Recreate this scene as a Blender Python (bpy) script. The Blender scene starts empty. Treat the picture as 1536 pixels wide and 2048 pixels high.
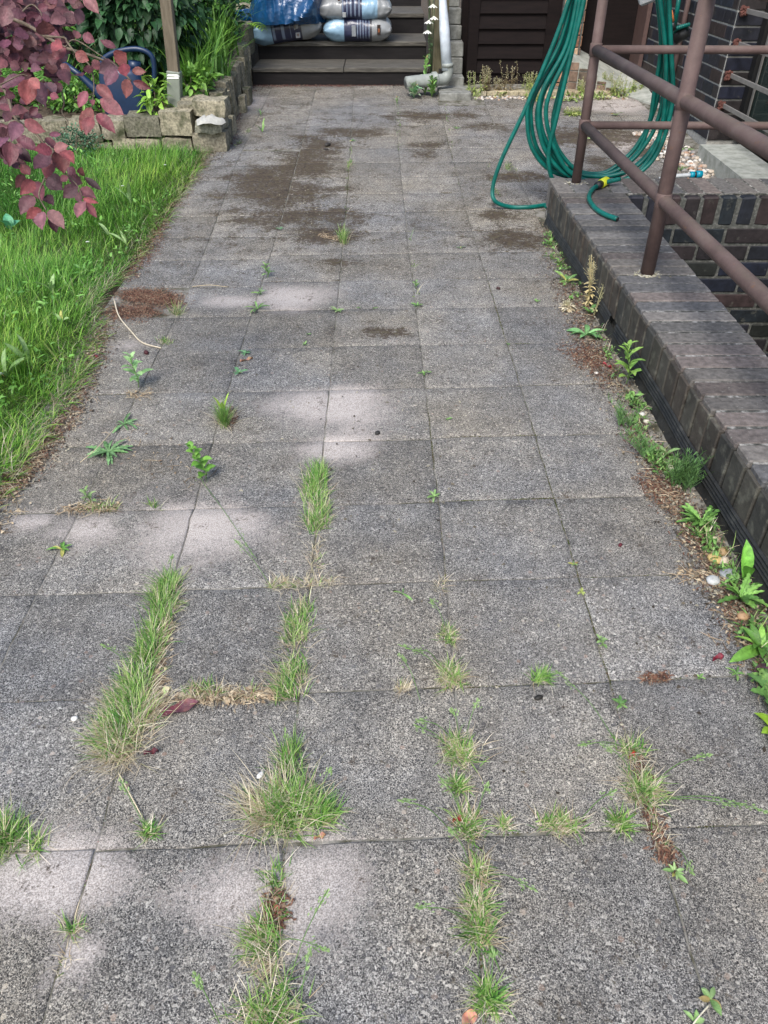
import bpy, math, random
import numpy as np
from mathutils import Vector, Matrix
S = bpy.context.scene
R = math.radians
rnd = random.Random(7)
rng = np.random.default_rng(11)

# ------------------------------------------------------------------ camera, light, exposure
FPX, TILT, EYE = 1510.0, R(38.1), 1.562
cam = bpy.data.objects.new('camera', bpy.data.cameras.new('camera'))
S.collection.objects.link(cam)
cam.location = (0, 0, EYE); cam.rotation_euler = (R(90) - TILT, 0, 0)
cam.data.sensor_fit = 'VERTICAL'; cam.data.sensor_height = 24; cam.data.lens = FPX / 2048 * 24
cam.data.clip_start = .05; cam.data.clip_end = 400
S.camera = cam
world = bpy.data.worlds.new("World"); S.world = world; world.use_nodes = True
wn = world.node_tree
sky = wn.nodes.new('ShaderNodeTexSky'); sky.sky_type = 'NISHITA'; sky.sun_disc = False
sky.sun_elevation = R(52); sky.sun_rotation = R(200); sky.dust_density = 2.5; sky.air_density = 1.2; sky.ozone_density = .6
bgn = wn.nodes['Background']; bgn.inputs[1].default_value = .135
wn.links.new(sky.outputs[0], bgn.inputs[0])
sun = bpy.data.objects.new('sun', bpy.data.lights.new('sun', 'SUN')); S.collection.objects.link(sun)
sun.data.energy = 1.9; sun.data.angle = R(22); sun.data.color = (1, .985, .955)
sun.rotation_euler = (R(38), 0, R(-20))       # from the left and slightly ahead, high
S.view_settings.view_transform = 'Standard'; S.view_settings.look = 'None'
S.view_settings.gamma = 1; S.view_settings.exposure = .80
S.render.resolution_x = 768; S.render.resolution_y = 1024

# ------------------------------------------------------------------ surveying: photo pixel -> real point on a plane of the place
ct, st = math.cos(TILT), math.sin(TILT)
def ray(x, y):
    a = (x - 768) / FPX; b = (y - 1024) / FPX
    return (a, ct - b * st, -st - b * ct)
def gz(Y):
    t = Y - 5.0
    return .05 * (t + math.sqrt(t * t + .25)) / 2
def gzn(Y):
    t = Y - 5.0
    return .05 * (t + np.sqrt(t * t + .25)) / 2
def G(x, y, up=0.0):
    d = ray(x, y); z = up
    for i in range(25):
        t = (z - EYE) / d[2]; z = gz(t * d[1]) + up
    return Vector((t * d[0], t * d[1], z))
def PY(x, y, Y):
    d = ray(x, y); t = Y / d[1]; return Vector((t * d[0], Y, EYE + t * d[2]))
def PX(x, y, X):
    d = ray(x, y); t = X / d[0]; return Vector((X, t * d[1], EYE + t * d[2]))
def PZ(x, y, Z):
    d = ray(x, y); t = (Z - EYE) / d[2]; return Vector((t * d[0], t * d[1], Z))
def PT(x, y, t):
    d = ray(x, y); return Vector((t * d[0], t * d[1], EYE + t * d[2]))

# ------------------------------------------------------------------ tags
def tag(o, label=None, cat=None, group=None, kind=None):
    if label: o['label'] = label
    if cat: o['category'] = cat
    if group: o['group'] = group
    if kind: o['kind'] = kind
    return o
def link(o, parent=None):
    S.collection.objects.link(o)
    if parent is not None:
        o.parent = parent
        o.matrix_parent_inverse = Matrix.Translation(-Vector(parent.location))
    return o
def empty(name, loc, label, cat, group=None):
    o = bpy.data.objects.new(name, None); o.location = loc; o.empty_display_size = .1
    link(o); return tag(o, label, cat, group)

# ------------------------------------------------------------------ mesh builder
class MB:
    def __init__(s):
        s.v = []; s.f = []; s.c = []; s.n = 0
    def add(s, verts, faces, col=(1, 1, 1)):
        b = s.n
        s.v.extend([tuple(p) for p in verts]); s.n += len(verts)
        s.f.extend([tuple(b + i for i in q) for q in faces])
        if col and isinstance(col[0], (tuple, list)): s.c.extend(col)
        else: s.c.extend([col] * len(verts))
    def addnp(s, V, Fc, C):
        b = s.n
        s.v.extend(map(tuple, V.tolist())); s.n += len(V)
        s.f.extend(map(tuple, (Fc + b).tolist())); s.c.extend(map(tuple, C.tolist()))
    def box(s, x0, x1, y0, y1, z0, z1, col=(1, 1, 1), bev=0):
        if bev <= 0:
            v = [(x, y, z) for z in (z0, z1) for y in (y0, y1) for x in (x0, x1)]
            s.add(v, [(0, 2, 3, 1), (4, 5, 7, 6), (0, 1, 5, 4), (2, 6, 7, 3), (0, 4, 6, 2), (1, 3, 7, 5)], col)
        else:
            s.obox(((x0+x1)/2, (y0+y1)/2, (z0+z1)/2), (1, 0, 0), (0, 1, 0), (0, 0, 1), (x1-x0)/2, (y1-y0)/2, (z1-z0)/2, col, bev)
    def obox(s, c, U, V, W, hu, hv, hw, col=(1, 1, 1), bev=.003, jit=0):
        # box with chamfered edges: 24 vertices
        c = Vector(c); U = Vector(U); V = Vector(V); W = Vector(W)
        vs = []; idx = {}
        for a in (-1, 1):
            for b in (-1, 1):
                for d in (-1, 1):
                    j = Vector((rnd.uniform(-1, 1), rnd.uniform(-1, 1), rnd.uniform(-1, 1))) * jit
                    for k in range(3):
                        u = hu - (bev if k != 0 else 0); v = hv - (bev if k != 1 else 0); w = hw - (bev if k != 2 else 0)
                        idx[(a, b, d, k)] = len(vs)
                        vs.append(c + U * a * u + V * b * v + W * d * w + j)
        I = idx; f = []
        for a in (-1, 1):
            q = [I[(a, -1, -1, 0)], I[(a, 1, -1, 0)], I[(a, 1, 1, 0)], I[(a, -1, 1, 0)]]; f.append(q if a > 0 else q[::-1])
            q = [I[(-1, a, -1, 1)], I[(-1, a, 1, 1)], I[(1, a, 1, 1)], I[(1, a, -1, 1)]]; f.append(q if a > 0 else q[::-1])
            q = [I[(-1, -1, a, 2)], I[(1, -1, a, 2)], I[(1, 1, a, 2)], I[(-1, 1, a, 2)]]; f.append(q if a > 0 else q[::-1])
        for a in (-1, 1):
            for b in (-1, 1):
                f.append([I[(a, b, -1, 0)], I[(a, b, -1, 1)], I[(a, b, 1, 1)], I[(a, b, 1, 0)]])
                f.append([I[(a, -1, b, 0)], I[(a, -1, b, 2)], I[(a, 1, b, 2)], I[(a, 1, b, 0)]])
                f.append([I[(-1, a, b, 1)], I[(-1, a, b, 2)], I[(1, a, b, 2)], I[(1, a, b, 1)]])
                for d in (-1, 1): f.append([I[(a, b, d, 0)], I[(a, b, d, 1)], I[(a, b, d, 2)]])
        s.add(vs, f, col)
    def tube(s, pts, r, seg=8, col=(1, 1, 1), cap=True):
        pts = [Vector(p) for p in pts]; n = len(pts)
        rr = r if isinstance(r, (list, tuple)) else [r] * n
        cc = col if isinstance(col[0], (list, tuple)) else [col] * n
        N = None; V = []; C = []
        for i in range(n):
            t = (pts[min(i+1, n-1)] - pts[max(i-1, 0)]).normalized()
            if N is None:
                N = t.orthogonal().normalized()
            else:
                N = (N - t * N.dot(t)).normalized()
            B = t.cross(N)
            for k in range(seg):
                a = 2 * math.pi * k / seg
                V.append(pts[i] + (N * math.cos(a) + B * math.sin(a)) * rr[i]); C.append(cc[i])
        f = [(i*seg+k, i*seg+(k+1) % seg, (i+1)*seg+(k+1) % seg, (i+1)*seg+k) for i in range(n-1) for k in range(seg)]
        if cap: f += [tuple(range(seg))[::-1], tuple((n-1)*seg+k for k in range(seg))]
        s.add(V, f, C)
    def build(s, name, m, parent=None, smooth=False):
        me = bpy.data.meshes.new(name); me.from_pydata(s.v, [], s.f)
        if s.c:
            at = me.color_attributes.new('col', 'FLOAT_COLOR', 'POINT')
            a = np.ones((len(s.v), 4), dtype=np.float32); a[:, :3] = np.array(s.c, dtype=np.float32)[:, :3]
            at.data.foreach_set('color', a.ravel())
        if smooth: me.polygons.foreach_set('use_smooth', [True] * len(me.polygons))
        if m: me.materials.append(m)
        me.update()
        return link(bpy.data.objects.new(name, me), parent)
def big_mesh(name, V, Fq, C, m, parent=None, smooth=False):
    me = bpy.data.meshes.new(name); nv, nf = len(V), len(Fq); k = Fq.shape[1]
    me.vertices.add(nv); me.vertices.foreach_set('co', V.astype(np.float32).ravel())
    me.loops.add(nf*k); me.loops.foreach_set('vertex_index', Fq.astype(np.int32).ravel())
    me.polygons.add(nf); me.polygons.foreach_set('loop_start', np.arange(0, nf*k, k, dtype=np.int32))
    if smooth: me.polygons.foreach_set('use_smooth', [True]*nf)
    me.update(calc_edges=True)
    at = me.color_attributes.new('col', 'FLOAT_COLOR', 'POINT')
    a = np.ones((nv, 4), dtype=np.float32); a[:, :C.shape[1]] = C; at.data.foreach_set('color', a.ravel())
    me.materials.append(m)
    return link(bpy.data.objects.new(name, me), parent)
def spline(pts, n=10):
    pts = [Vector(p) for p in pts]
    if len(pts) < 3: return [pts[0].lerp(pts[-1], i/n) for i in range(n+1)]
    P = [pts[0]*2-pts[1]] + pts + [pts[-1]*2-pts[-2]]; out = []
    for i in range(1, len(P)-2):
        a, b, c, d = P[i-1:i+3]
        for k in range(n):
            t = k/n
            out.append(.5*((2*b)+(c-a)*t+(2*a-5*b+4*c-d)*t*t+(3*b-a-3*c+d)*t*t*t))
    return out + [pts[-1]]
_ph = rng.uniform(0, 6.28, (60,)); _di = rng.normal(0, 1, (60, 3))
def wob(P, sc, seed=0, oct=5):       # cheap smooth noise, about -1..1
    P = np.asarray(P, dtype=float); out = np.zeros(P.shape[:-1]); amp = 1
    for o in range(oct):
        for j in range(3):
            k = (seed*7 + o*3 + j) % 60
            d = _di[k] * sc * (1.9**o)
            out += amp*np.sin((P*d).sum(-1) + _ph[k]) / 3
        amp *= .6
    return out

# ------------------------------------------------------------------ materials
def newmat(name):
    m = bpy.data.materials.new(name); m.use_nodes = True
    return m, m.node_tree, m.node_tree.nodes['Principled BSDF']
class NT:
    def __init__(s, nt): s.t = nt
    def n(s, ty, **k):
        x = s.t.nodes.new('ShaderNode'+ty)
        for a, b in k.items(): setattr(x, a, b)
        return x
    def l(s, a, b): s.t.links.new(a, b)
    def pos(s):
        return s.n('NewGeometry').outputs['Position']
    def noise(s, sc, det=3, vec=None, rough=.55):
        x = s.n('TexNoise'); x.inputs['Scale'].default_value = sc; x.inputs['Detail'].default_value = det; x.inputs['Roughness'].default_value = rough
        s.l(vec if vec else s.pos(), x.inputs['Vector']); return x
    def ramp(s, fac, stops):
        x = s.n('ValToRGB'); e = x.color_ramp.elements
        while len(e) < len(stops): e.new(.5)
        for q, (p, c) in zip(e, stops):
            q.position = p; q.color = (c, c, c, 1) if isinstance(c, (int, float)) else (*c, 1)
        s.l(fac, x.inputs[0]); return x.outputs[0]
    def mix(s, fac, a, b, mode='MIX'):
        x = s.n('MixRGB', blend_type=mode)
        for i, q in zip((0, 1, 2), (fac, a, b)):
            if isinstance(q, (int, float)): x.inputs[i].default_value = q if i == 0 else (q, q, q, 1)
            elif isinstance(q, tuple): x.inputs[i].default_value = (*q, 1)
            else: s.l(q, x.inputs[i])
        return x.outputs[0]
    def math(s, op, a, b=0.0, c=None):
        x = s.n('Math', operation=op)
        for i, q in zip((0, 1, 2), (a, b, c)):
            if q is None: continue
            if isinstance(q, (int, float)): x.inputs[i].default_value = q
            else: s.l(q, x.inputs[i])
        return x.outputs[0]
    def bump(s, h, strength, dist, bsdf):
        x = s.n('Bump'); x.inputs['Strength'].default_value = strength; x.inputs['Distance'].default_value = dist
        s.l(h, x.inputs['Height']); s.l(x.outputs[0], bsdf.inputs['Normal'])

def mat_vcol(name, rough=.7, var=.3, scale=40, bump=0., bscale=200, spec=.3, trans=0, second=None, tint=(1, 1, 1)):
    """base colour from the mesh's own colour attribute, broken up by noise"""
    m, t, b = newmat(name); k = NT(t)
    at = k.n('Attribute', attribute_name='col').outputs['Color']
    nz = k.noise(scale, 5)
    v = k.ramp(nz.outputs[0], [(.28, 1-var), (.72, 1+var)])
    c = k.mix(1, at, v, 'MULTIPLY')
    if tint != (1, 1, 1): c = k.mix(1, c, tint, 'MULTIPLY')
    if second:
        c2, lo, hi, sc = second
        n2 = k.noise(sc, 6); c = k.mix(k.ramp(n2.outputs[0], [(lo, 0), (hi, 1)]), c, c2)
    k.l(c, b.inputs['Base Color']); b.inputs['Roughness'].default_value = rough
    b.inputs['Specular IOR Level'].default_value = spec
    if bump: k.bump(k.noise(bscale, 4).outputs[0], bump, .004, b)
    if trans:
        tr = k.n('BsdfTranslucent'); k.l(c, tr.inputs[0]); mx = k.n('MixShader'); mx.inputs[0].default_value = trans
        k.l(b.outputs[0], mx.inputs[1]); k.l(tr.outputs[0], mx.inputs[2]); k.l(mx.outputs[0], t.nodes['Material Output'].inputs[0])
    return m

M = {}
def make_paving():
    m, t, b = newmat('exposed_aggregate_concrete'); k = NT(t)
    at = k.n('Attribute', attribute_name='col'); sep = k.n('SeparateColor'); k.l(at.outputs['Color'], sep.inputs[0])
    sand, moss, slab = sep.outputs[0], sep.outputs[1], sep.outputs[2]
    p = k.pos()
    wn_ = k.noise(150, 3, rough=.7)
    wp = k.n('VectorMath', operation='MULTIPLY_ADD'); k.l(wn_.outputs['Color'], wp.inputs[0]); wp.inputs[1].default_value = (.010,)*3; k.l(p, wp.inputs[2])
    vo = k.n('TexVoronoi', feature='F1'); vo.inputs['Scale'].default_value = 195; k.l(wp.outputs[0], vo.inputs['Vector'])
    ve = k.n('TexVoronoi', feature='DISTANCE_TO_EDGE'); ve.inputs['Scale'].default_value = 195; k.l(wp.outputs[0], ve.inputs['Vector'])
    vs = k.n('SeparateColor'); k.l(vo.outputs['Color'], vs.inputs[0])
    stone = k.ramp(vs.outputs[0], [(0, (.018, .018, .020)), (.35, (.037, .037, .040)), (.62, (.070, .070, .073)), (.86, (.135, .132, .128)), (.965, (.30, .29, .27)), (1, (.5, .49, .46))])
    vb = k.n('TexVoronoi', feature='F1'); vb.inputs['Scale'].default_value = 60; k.l(wp.outputs[0], vb.inputs['Vector'])
    vbs = k.n('SeparateColor'); k.l(vb.outputs['Color'], vbs.inputs[0])
    bigm = k.math('MULTIPLY', k.math('GREATER_THAN', vbs.outputs[1], .78), k.math('LESS_THAN', vb.outputs['Distance'], .36))
    bigc = k.ramp(vbs.outputs[0], [(0, (.045, .046, .052)), (.5, (.10, .102, .112)), (.85, (.17, .165, .155)), (.94, (.21, .15, .125)), (1, (.42, .40, .36))])
    stone = k.mix(bigm, stone, bigc)
    mort = k.noise(380, 3, rough=.75)
    mortc = k.ramp(mort.outputs[0], [(.40, (.065, .063, .06)), (.5, (.19, .186, .178)), (.60, (.70, .69, .66))])
    edge = k.ramp(ve.outputs['Distance'], [(.03, 1), (.20, 0)])
    wear = k.noise(7, 5, rough=.62)
    wr = k.ramp(wear.outputs[0], [(.36, .45), (.66, 1)])
    em = k.math('MULTIPLY', k.math('MULTIPLY', edge, wr), .97)
    em = k.math('MULTIPLY', em, k.math('SUBTRACT', 1.0, k.math('MULTIPLY', bigm, .75)))
    c = k.mix(em, stone, mortc)
    fl = k.noise(290, 5, rough=.8); wf = k.noise(13, 5, rough=.7)
    flm = k.math('MULTIPLY', k.ramp(fl.outputs[0], [(.55, 0), (.585, 1)]), k.ramp(wf.outputs[0], [(.36, .25), (.60, .95)]))
    c = k.mix(flm, c, (.58, .57, .545))
    dk = k.noise(210, 4, rough=.8); c = k.mix(k.ramp(dk.outputs[0], [(.36, .75), (.43, 0)]), c, (.028, .028, .030))
    pit = k.noise(70, 2); c = k.mix(k.ramp(pit.outputs[0], [(.20, .95), (.245, 0)]), c, (.012, .011, .01))
    tone = k.math('MULTIPLY_ADD', slab, .30, .83)
    mo = k.noise(2.3, 5, rough=.65); tone2 = k.ramp(mo.outputs[0], [(.3, .80), (.7, 1.16)])
    hu = k.noise(1.1, 4, rough=.6); hue = k.ramp(hu.outputs[0], [(.36, (.99, .985, .99)), (.64, (1.14, 1.04, .88))])
    cmb = k.n('CombineColor'); [k.l(tone, cmb.inputs[i]) for i in range(3)]
    c = k.mix(1, c, cmb.outputs[0], 'MULTIPLY'); c = k.mix(1, c, tone2, 'MULTIPLY'); c = k.mix(1, c, hue, 'MULTIPLY')
    grit = k.noise(330, 3, rough=.7); dth = k.noise(190, 4, rough=.75); big = k.noise(9, 5, rough=.65); mid = k.noise(48, 4, rough=.7)
    s2 = k.math('ADD', k.math('MULTIPLY', sand, 1.2), k.math('ADD', k.math('MULTIPLY', k.math('SUBTRACT', dth.outputs[0], .5), 2.6), k.math('ADD', k.math('MULTIPLY', k.math('SUBTRACT', mid.outputs[0], .5), 1.0), k.math('MULTIPLY', k.math('SUBTRACT', big.outputs[0], .5), 1.3))))
    sm = k.ramp(s2, [(.30, 0), (.62, .55), (1.0, 1)])
    sandc = k.ramp(grit.outputs[0], [(.36, (.185, .163, .148)), (.5, (.385, .343, .314)), (.64, (.57, .52, .48))])
    sg = k.math('MULTIPLY_ADD', sand, .42, .70); cs = k.n('CombineColor'); [k.l(sg, cs.inputs[i]) for i in range(3)]
    sandc = k.mix(1, sandc, cs.outputs[0], 'MULTIPLY')
    c = k.mix(k.math('MULTIPLY', sm, .95), c, sandc)
    m2 = k.math('ADD', k.math('MULTIPLY', moss, .95), k.math('ADD', k.math('MULTIPLY', k.math('SUBTRACT', dth.outputs[0], .5), 2.2), k.math('ADD', k.math('MULTIPLY', k.math('SUBTRACT', big.outputs[0], .5), 2.2), k.math('MULTIPLY', k.math('SUBTRACT', mid.outputs[0], .5), 2.6))))
    mm = k.ramp(m2, [(.40, 0), (.85, 1)])
    mz = k.noise(45, 4); mossc = k.ramp(mz.outputs[0], [(.35, (.030, .020, .013)), (.52, (.062, .042, .026)), (.68, (.072, .066, .028))])
    c = k.mix(k.math('MULTIPLY', mm, .92), c, mossc)
    k.l(c, b.inputs['Base Color']); b.inputs['Roughness'].default_value = .85; b.inputs['Specular IOR Level'].default_value = .3
    h = k.math('ADD', k.math('MULTIPLY', k.math('MINIMUM', ve.outputs['Distance'], .3), k.math('SUBTRACT', 1.0, sm)), k.math('MULTIPLY', fl.outputs[0], .6))
    k.bump(h, .6, .004, b)
    return m
M['paving'] = make_paving()
def simple(name, stops, sc, rough=.8, bump=.3, bs=120, det=6, bd=.005, spec=.3, stretch=None):
    m, t, b = newmat(name); k = NT(t)
    vec = None
    if stretch:
        mp = k.n('Mapping'); mp.inputs['Scale'].default_value = stretch; k.l(k.pos(), mp.inputs['Vector']); vec = mp.outputs[0]
    n1 = k.noise(sc, det, vec, .65)
    c = k.ramp(n1.outputs[0], stops); k.l(c, b.inputs['Base Color'])
    b.inputs['Roughness'].default_value = rough; b.inputs['Specular IOR Level'].default_value = spec
    if bump: k.bump(k.noise(bs, 5, vec).outputs[0], bump, bd, b)
    return m
M['soil'] = simple('soil', [(.3, (.03, .022, .015)), (.5, (.075, .055, .038)), (.7, (.14, .11, .08))], 60, .95, .8, 150, bd=.01)
M['jointsoil'] = simple('joint_soil', [(.32, (.04, .038, .022)), (.42, (.085, .08, .055)), (.52, (.18, .17, .145)), (.7, (.32, .30, .27))], 12, .95, .6, 200)
M['concrete'] = simple('old_concrete', [(.3, (.10, .10, .085)), (.5, (.20, .20, .18)), (.7, (.32, .32, .29))], 14, .9, .4, 160)
M['palec'] = simple('pale_concrete', [(.3, (.20, .21, .18)), (.5, (.33, .34, .30)), (.7, (.44, .44, .40))], 12, .9, .3, 160)
M['steelpaint'] = None
def make_steel():
    m, t, b = newmat('brown_painted_steel'); k = NT(t)
    n1 = k.noise(7, 6, rough=.7); n2 = k.noise(300, 3)
    c = k.ramp(n1.outputs[0], [(.32, (.085, .055, .051)), (.55, (.125, .083, .076)), (.75, (.16, .118, .106))])
    # greenish algae film settles on the upward side
    geo = k.n('NewGeometry'); sx = k.n('SeparateXYZ'); k.l(geo.outputs['Normal'], sx.inputs[0])
    nn = k.noise(9, 5); a = k.math('MULTIPLY', k.ramp(sx.outputs[2], [(.35, 0), (.95, 1)]), k.ramp(nn.outputs[0], [(.35, .15), (.65, .85)]))
    c = k.mix(k.math('MULTIPLY', a, .6), c, (.125, .105, .072))
    n3 = k.noise(34, 5, rough=.7); c = k.mix(k.ramp(n3.outputs[0], [(.64, 0), (.67, .85)]), c, (.15, .085, .055)); c = k.mix(k.ramp(n3.outputs[0], [(.28, .7), (.31, 0)]), c, (.19, .17, .15))
    k.l(c, b.inputs['Base Color']); b.inputs['Roughness'].default_value = .68; b.inputs['Specular IOR Level'].default_value = .3
    k.bump(n2.outputs[0], .35, .002, b); return m
M['steelpaint'] = make_steel()
M['brick'] = mat_vcol('clinker_brick', .62, .5, 22, .35, 120, .4, second=((.12, .12, .10), .64, .84, 18))
M['capbrick'] = mat_vcol('weathered_cap_brick', .8, .42, 45, .8, 110, .3, second=((.26, .25, .225), .60, .80, 60))
M['sidebrick'] = mat_vcol('weathered_side_brick', .8, .4, 14, .6, 140, .3, second=((.16, .155, .125), .55, .78, 20))
M['mortar'] = simple('mortar', [(.3, (.04, .042, .036)), (.5, (.085, .087, .078)), (.66, (.16, .158, .145)), (.8, (.36, .35, .33))], 40, .95, .6, 200)
M['darkmortar'] = simple('dirty_mortar', [(.38, (.035, .035, .03)), (.5, (.09, .09, .08)), (.60, (.27, .26, .24)), (.75, (.5, .49, .46))], 30, .95, .6, 200)
M['whitemortar'] = simple('pale_mortar', [(.3, (.26, .255, .23)), (.6, (.45, .44, .40))], 30, .95, .4, 200)
M['leaf'] = mat_vcol('green_leaf', .45, .35, 70, .4, 260, .4, trans=.2)
M['grass'] = mat_vcol('grass_blade', .5, .15, 25, 0, 200, .35, trans=.3)
M['purple'] = mat_vcol('purple_leaf', .5, .35, 60, .5, 160, .35, trans=.15)
M['bark'] = simple('bark', [(.3, (.07, .05, .035)), (.7, (.2, .16, .12))], 60, .9, .5, 120)
M['rubber'] = simple('dark_membrane', [(.35, (.012, .012, .012)), (.6, (.03, .03, .028)), (.78, (.09, .088, .078))], 14, .55, .5, 90)
M['litter'] = mat_vcol('litter', .9, .25, 90, 0)
M['stone'] = mat_vcol('rough_stone', .9, .6, 55, 1.0, 90, .2, second=((.075, .08, .045), .50, .70, 11))
M['pebble'] = mat_vcol('pebble', .6, .3, 60, .3, 180, .4)
M['darkwood'] = simple('dark_stained_wood', [(.3, (.006, .005, .005)), (.6, (.012, .010, .010)), (.8, (.024, .02, .019))], 5, .75, .3, 60, stretch=(1, 6, 10), spec=.3)
M['greywood'] = simple('grey_weathered_wood', [(.3, (.035, .032, .028)), (.5, (.085, .078, .066)), (.7, (.17, .16, .135))], 6, .8, .5, 60, stretch=(1, 12, 12))
M['doorwood'] = simple('brown_black_door', [(.3, (.0055, .0035, .0035)), (.7, (.012, .0075, .007))], 4, .75, .2, 60, stretch=(1, 8, 8), spec=.15)
M['greenwood'] = simple('algae_wood', [(.3, (.05, .045, .025)), (.5, (.12, .105, .06)), (.75, (.2, .18, .12))], 5, .8, .4, 80, stretch=(6, 6, 1))
M['postwood'] = simple('grey_brown_post_wood', [(.3, (.10, .08, .055)), (.7, (.2, .165, .12))], 5, .8, .3, 80, stretch=(8, 8, 1))
def plain(name, col, rough=.4, spec=.5, metal=0, bump=0, bs=50, coat=0):
    m, t, b = newmat(name); k = NT(t); n1 = k.noise(18, 5)
    c = k.mix(1, col, k.ramp(n1.outputs[0], [(.3, .82), (.7, 1.12)]), 'MULTIPLY'); k.l(c, b.inputs['Base Color'])
    b.inputs['Roughness'].default_value = rough; b.inputs['Specular IOR Level'].default_value = spec; b.inputs['Metallic'].default_value = metal
    if bump: k.bump(k.noise(bs, 5).outputs[0], bump, .01, b)
    return m
def hose_mat():
    m, t, b = newmat('ribbed_green_hose'); k = NT(t)
    n1 = k.noise(20, 5); c = k.ramp(n1.outputs[0], [(.3, (.0, .080, .064)), (.7, (.002, .145, .117))]); k.l(c, b.inputs['Base Color'])
    b.inputs['Roughness'].default_value = .33; b.inputs['Specular IOR Level'].default_value = .5
    w = k.n('TexWave', wave_type='BANDS', bands_direction='DIAGONAL'); w.inputs['Scale'].default_value = 70; k.l(k.pos(), w.inputs['Vector'])
    k.bump(w.outputs[0], .25, .002, b); return m
M['hose'] = hose_mat()
M['blueplastic'] = plain('blue_plastic', (.006, .022, .065), .38)
M['tarp'] = plain('blue_foil', (.006, .055, .15), .18, .7, 0, 1.0, 22)
M['whitepipe'] = plain('white_pipe', (.62, .68, .74), .35)
M['greypipe'] = plain('grey_pipe', (.27, .29, .27), .5)
M['yellow'] = plain('yellow_plastic', (.62, .66, .03), .4)
M['black'] = plain('black_plastic', (.015, .015, .015), .45)
M['teal'] = plain('teal_plastic', (.0, .25, .36), .35)
M['greyp'] = plain('grey_plastic', (.42, .44, .45), .4)
M['orange'] = plain('orange_plastic', (.6, .18, .05), .4)
M['film'] = mat_vcol('printed_bag_film', .3, .1, 20, .5, 45, .55)
M['glass'] = plain('dark_glass', (.03, .045, .04), .08, .6)
M['greyflat'] = plain('grey_flat_bar', (.2, .19, .175), .5)
M['cabinet'] = plain('brown_cabinet_paint', (.10, .062, .055), .55, .35)
M['white'] = mat_vcol('chalky_white', .8, .2, 40, .3, 120)

# ------------------------------------------------------------------ ground sheet (with the opening of the sunken stairwell left out)
WX0, WX1, WY0, WY1 = 1.47, 3.1, -2.0, 4.78        # inner edges of the stairwell
def sheet(name, rects, m, dz):
    mb = MB()
    for (x0, x1, y0, y1, nx, ny) in rects:
        v = []; f = []
        for j in range(ny+1):
            for i in range(nx+1):
                Y = y0+(y1-y0)*j/ny; v.append((x0+(x1-x0)*i/nx, Y, gz(min(Y, 14))+dz))
        for j in range(ny):
            for i in range(nx): a = j*(nx+1)+i; f.append((a, a+1, a+nx+2, a+nx+1))
        mb.add(v, f)
    return tag(mb.build(name, m), kind='structure')
sheet('ground', [(-80, 1.2, -60, 0, 4, 4), (-80, 1.2, 0, 14, 6, 40), (-80, 80, 14, 150, 4, 6), (1.2, 80, 4.95, 14, 6, 24), (3.3, 80, -60, 4.95, 4, 4), (1.2, 3.3, -60, -2.1, 2, 3)], M['soil'], -.03)

# ------------------------------------------------------------------ pavement: every slab modelled, with a worn chamfer and soil in the joints
rowY = [-1.16, -.75, -.35, .06, .465, .87, 1.27, 1.665, 2.06, 2.46, 2.858, 3.268, 3.69, 4.08, 4.488, 4.868, 5.26, 5.62, 6.0, 6.35, 6.72, 7.08, 7.43, 7.76, 8.12, 8.44, 8.80, 9.2]
def lerp(x, xs, ys): return float(np.interp(x, xs, ys))
colX = [([0, 9], [-1.43, -1.43]), ([1.6, 4, 6.3, 9], [-1.02, -1.04, -1.15, -1.16]), ([.8, 3, 9], [-.616, -.66, -.70]), ([.8, 3, 6, 9], [-.213, -.232, -.265, -.31]),
        ([.8, 2, 6, 9], [.182, .188, .13, .093]), ([.8, 3, 9], [.591, .58, .52]), ([2, 3.7, 9], [.99, 1.03, .97]), ([0, 9], [1.36, 1.38]), ([0, 9], [1.76, 1.78]), ([0, 9], [2.16, 2.18]), ([0, 9], [2.5, 2.5])]
def CX(i, Y):
    return lerp(Y, *colX[i])
def ell(px, py, rx, ry):
    c = G(px, py); a = G(px+rx, py); b = G(px, py-ry); return (c.x, c.y, abs(a.x-c.x), abs(b.y-c.y))
sandE = [ell(560, 588, 95, 24), ell(480, 600, 70, 14), ell(665, 820, 90, 38), ell(700, 790, 60, 24), ell(670, 888, 60, 28), ell(390, 1050, 150, 58), ell(180, 1060, 95, 38), ell(640, 1790, 125, 130), ell(470, 1790, 120, 100), ell(550, 1860, 150, 80), ell(600, 1740, 120, 60), ell(60, 1700, 90, 60),
         ell(90, 1740, 160, 90), ell(150, 1930, 60, 60), ell(250, 690, 60, 20), ell(60, 1040, 60, 25), ell(480, 205, 60, 14), ell(1230, 205, 90, 20), ell(1230, 290, 60, 16)]
mossE = [ell(570, 390, 115, 60), ell(630, 430, 110, 45), ell(530, 370, 75, 45), ell(620, 320, 80, 35), ell(560, 385, 60, 28), ell(600, 400, 80, 22), ell(530, 360, 50, 18), ell(640, 290, 60, 12), ell(640, 460, 90, 30), ell(575, 440, 60, 16), ell(660, 525, 60, 14), ell(840, 235, 70, 12), ell(840, 310, 45, 12), ell(845, 290, 50, 8), ell(930, 232, 45, 9), ell(1000, 430, 60, 12), ell(1020, 480, 60, 18), ell(760, 665, 45, 8),
         ell(1210, 330, 40, 14), ell(1180, 275, 90, 22), ell(1030, 350, 60, 10), ell(470, 420, 60, 14), ell(700, 265, 50, 10), ell(1300, 300, 60, 16), ell(960, 250, 50, 9), ell(1420, 300, 60, 14)]
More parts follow.
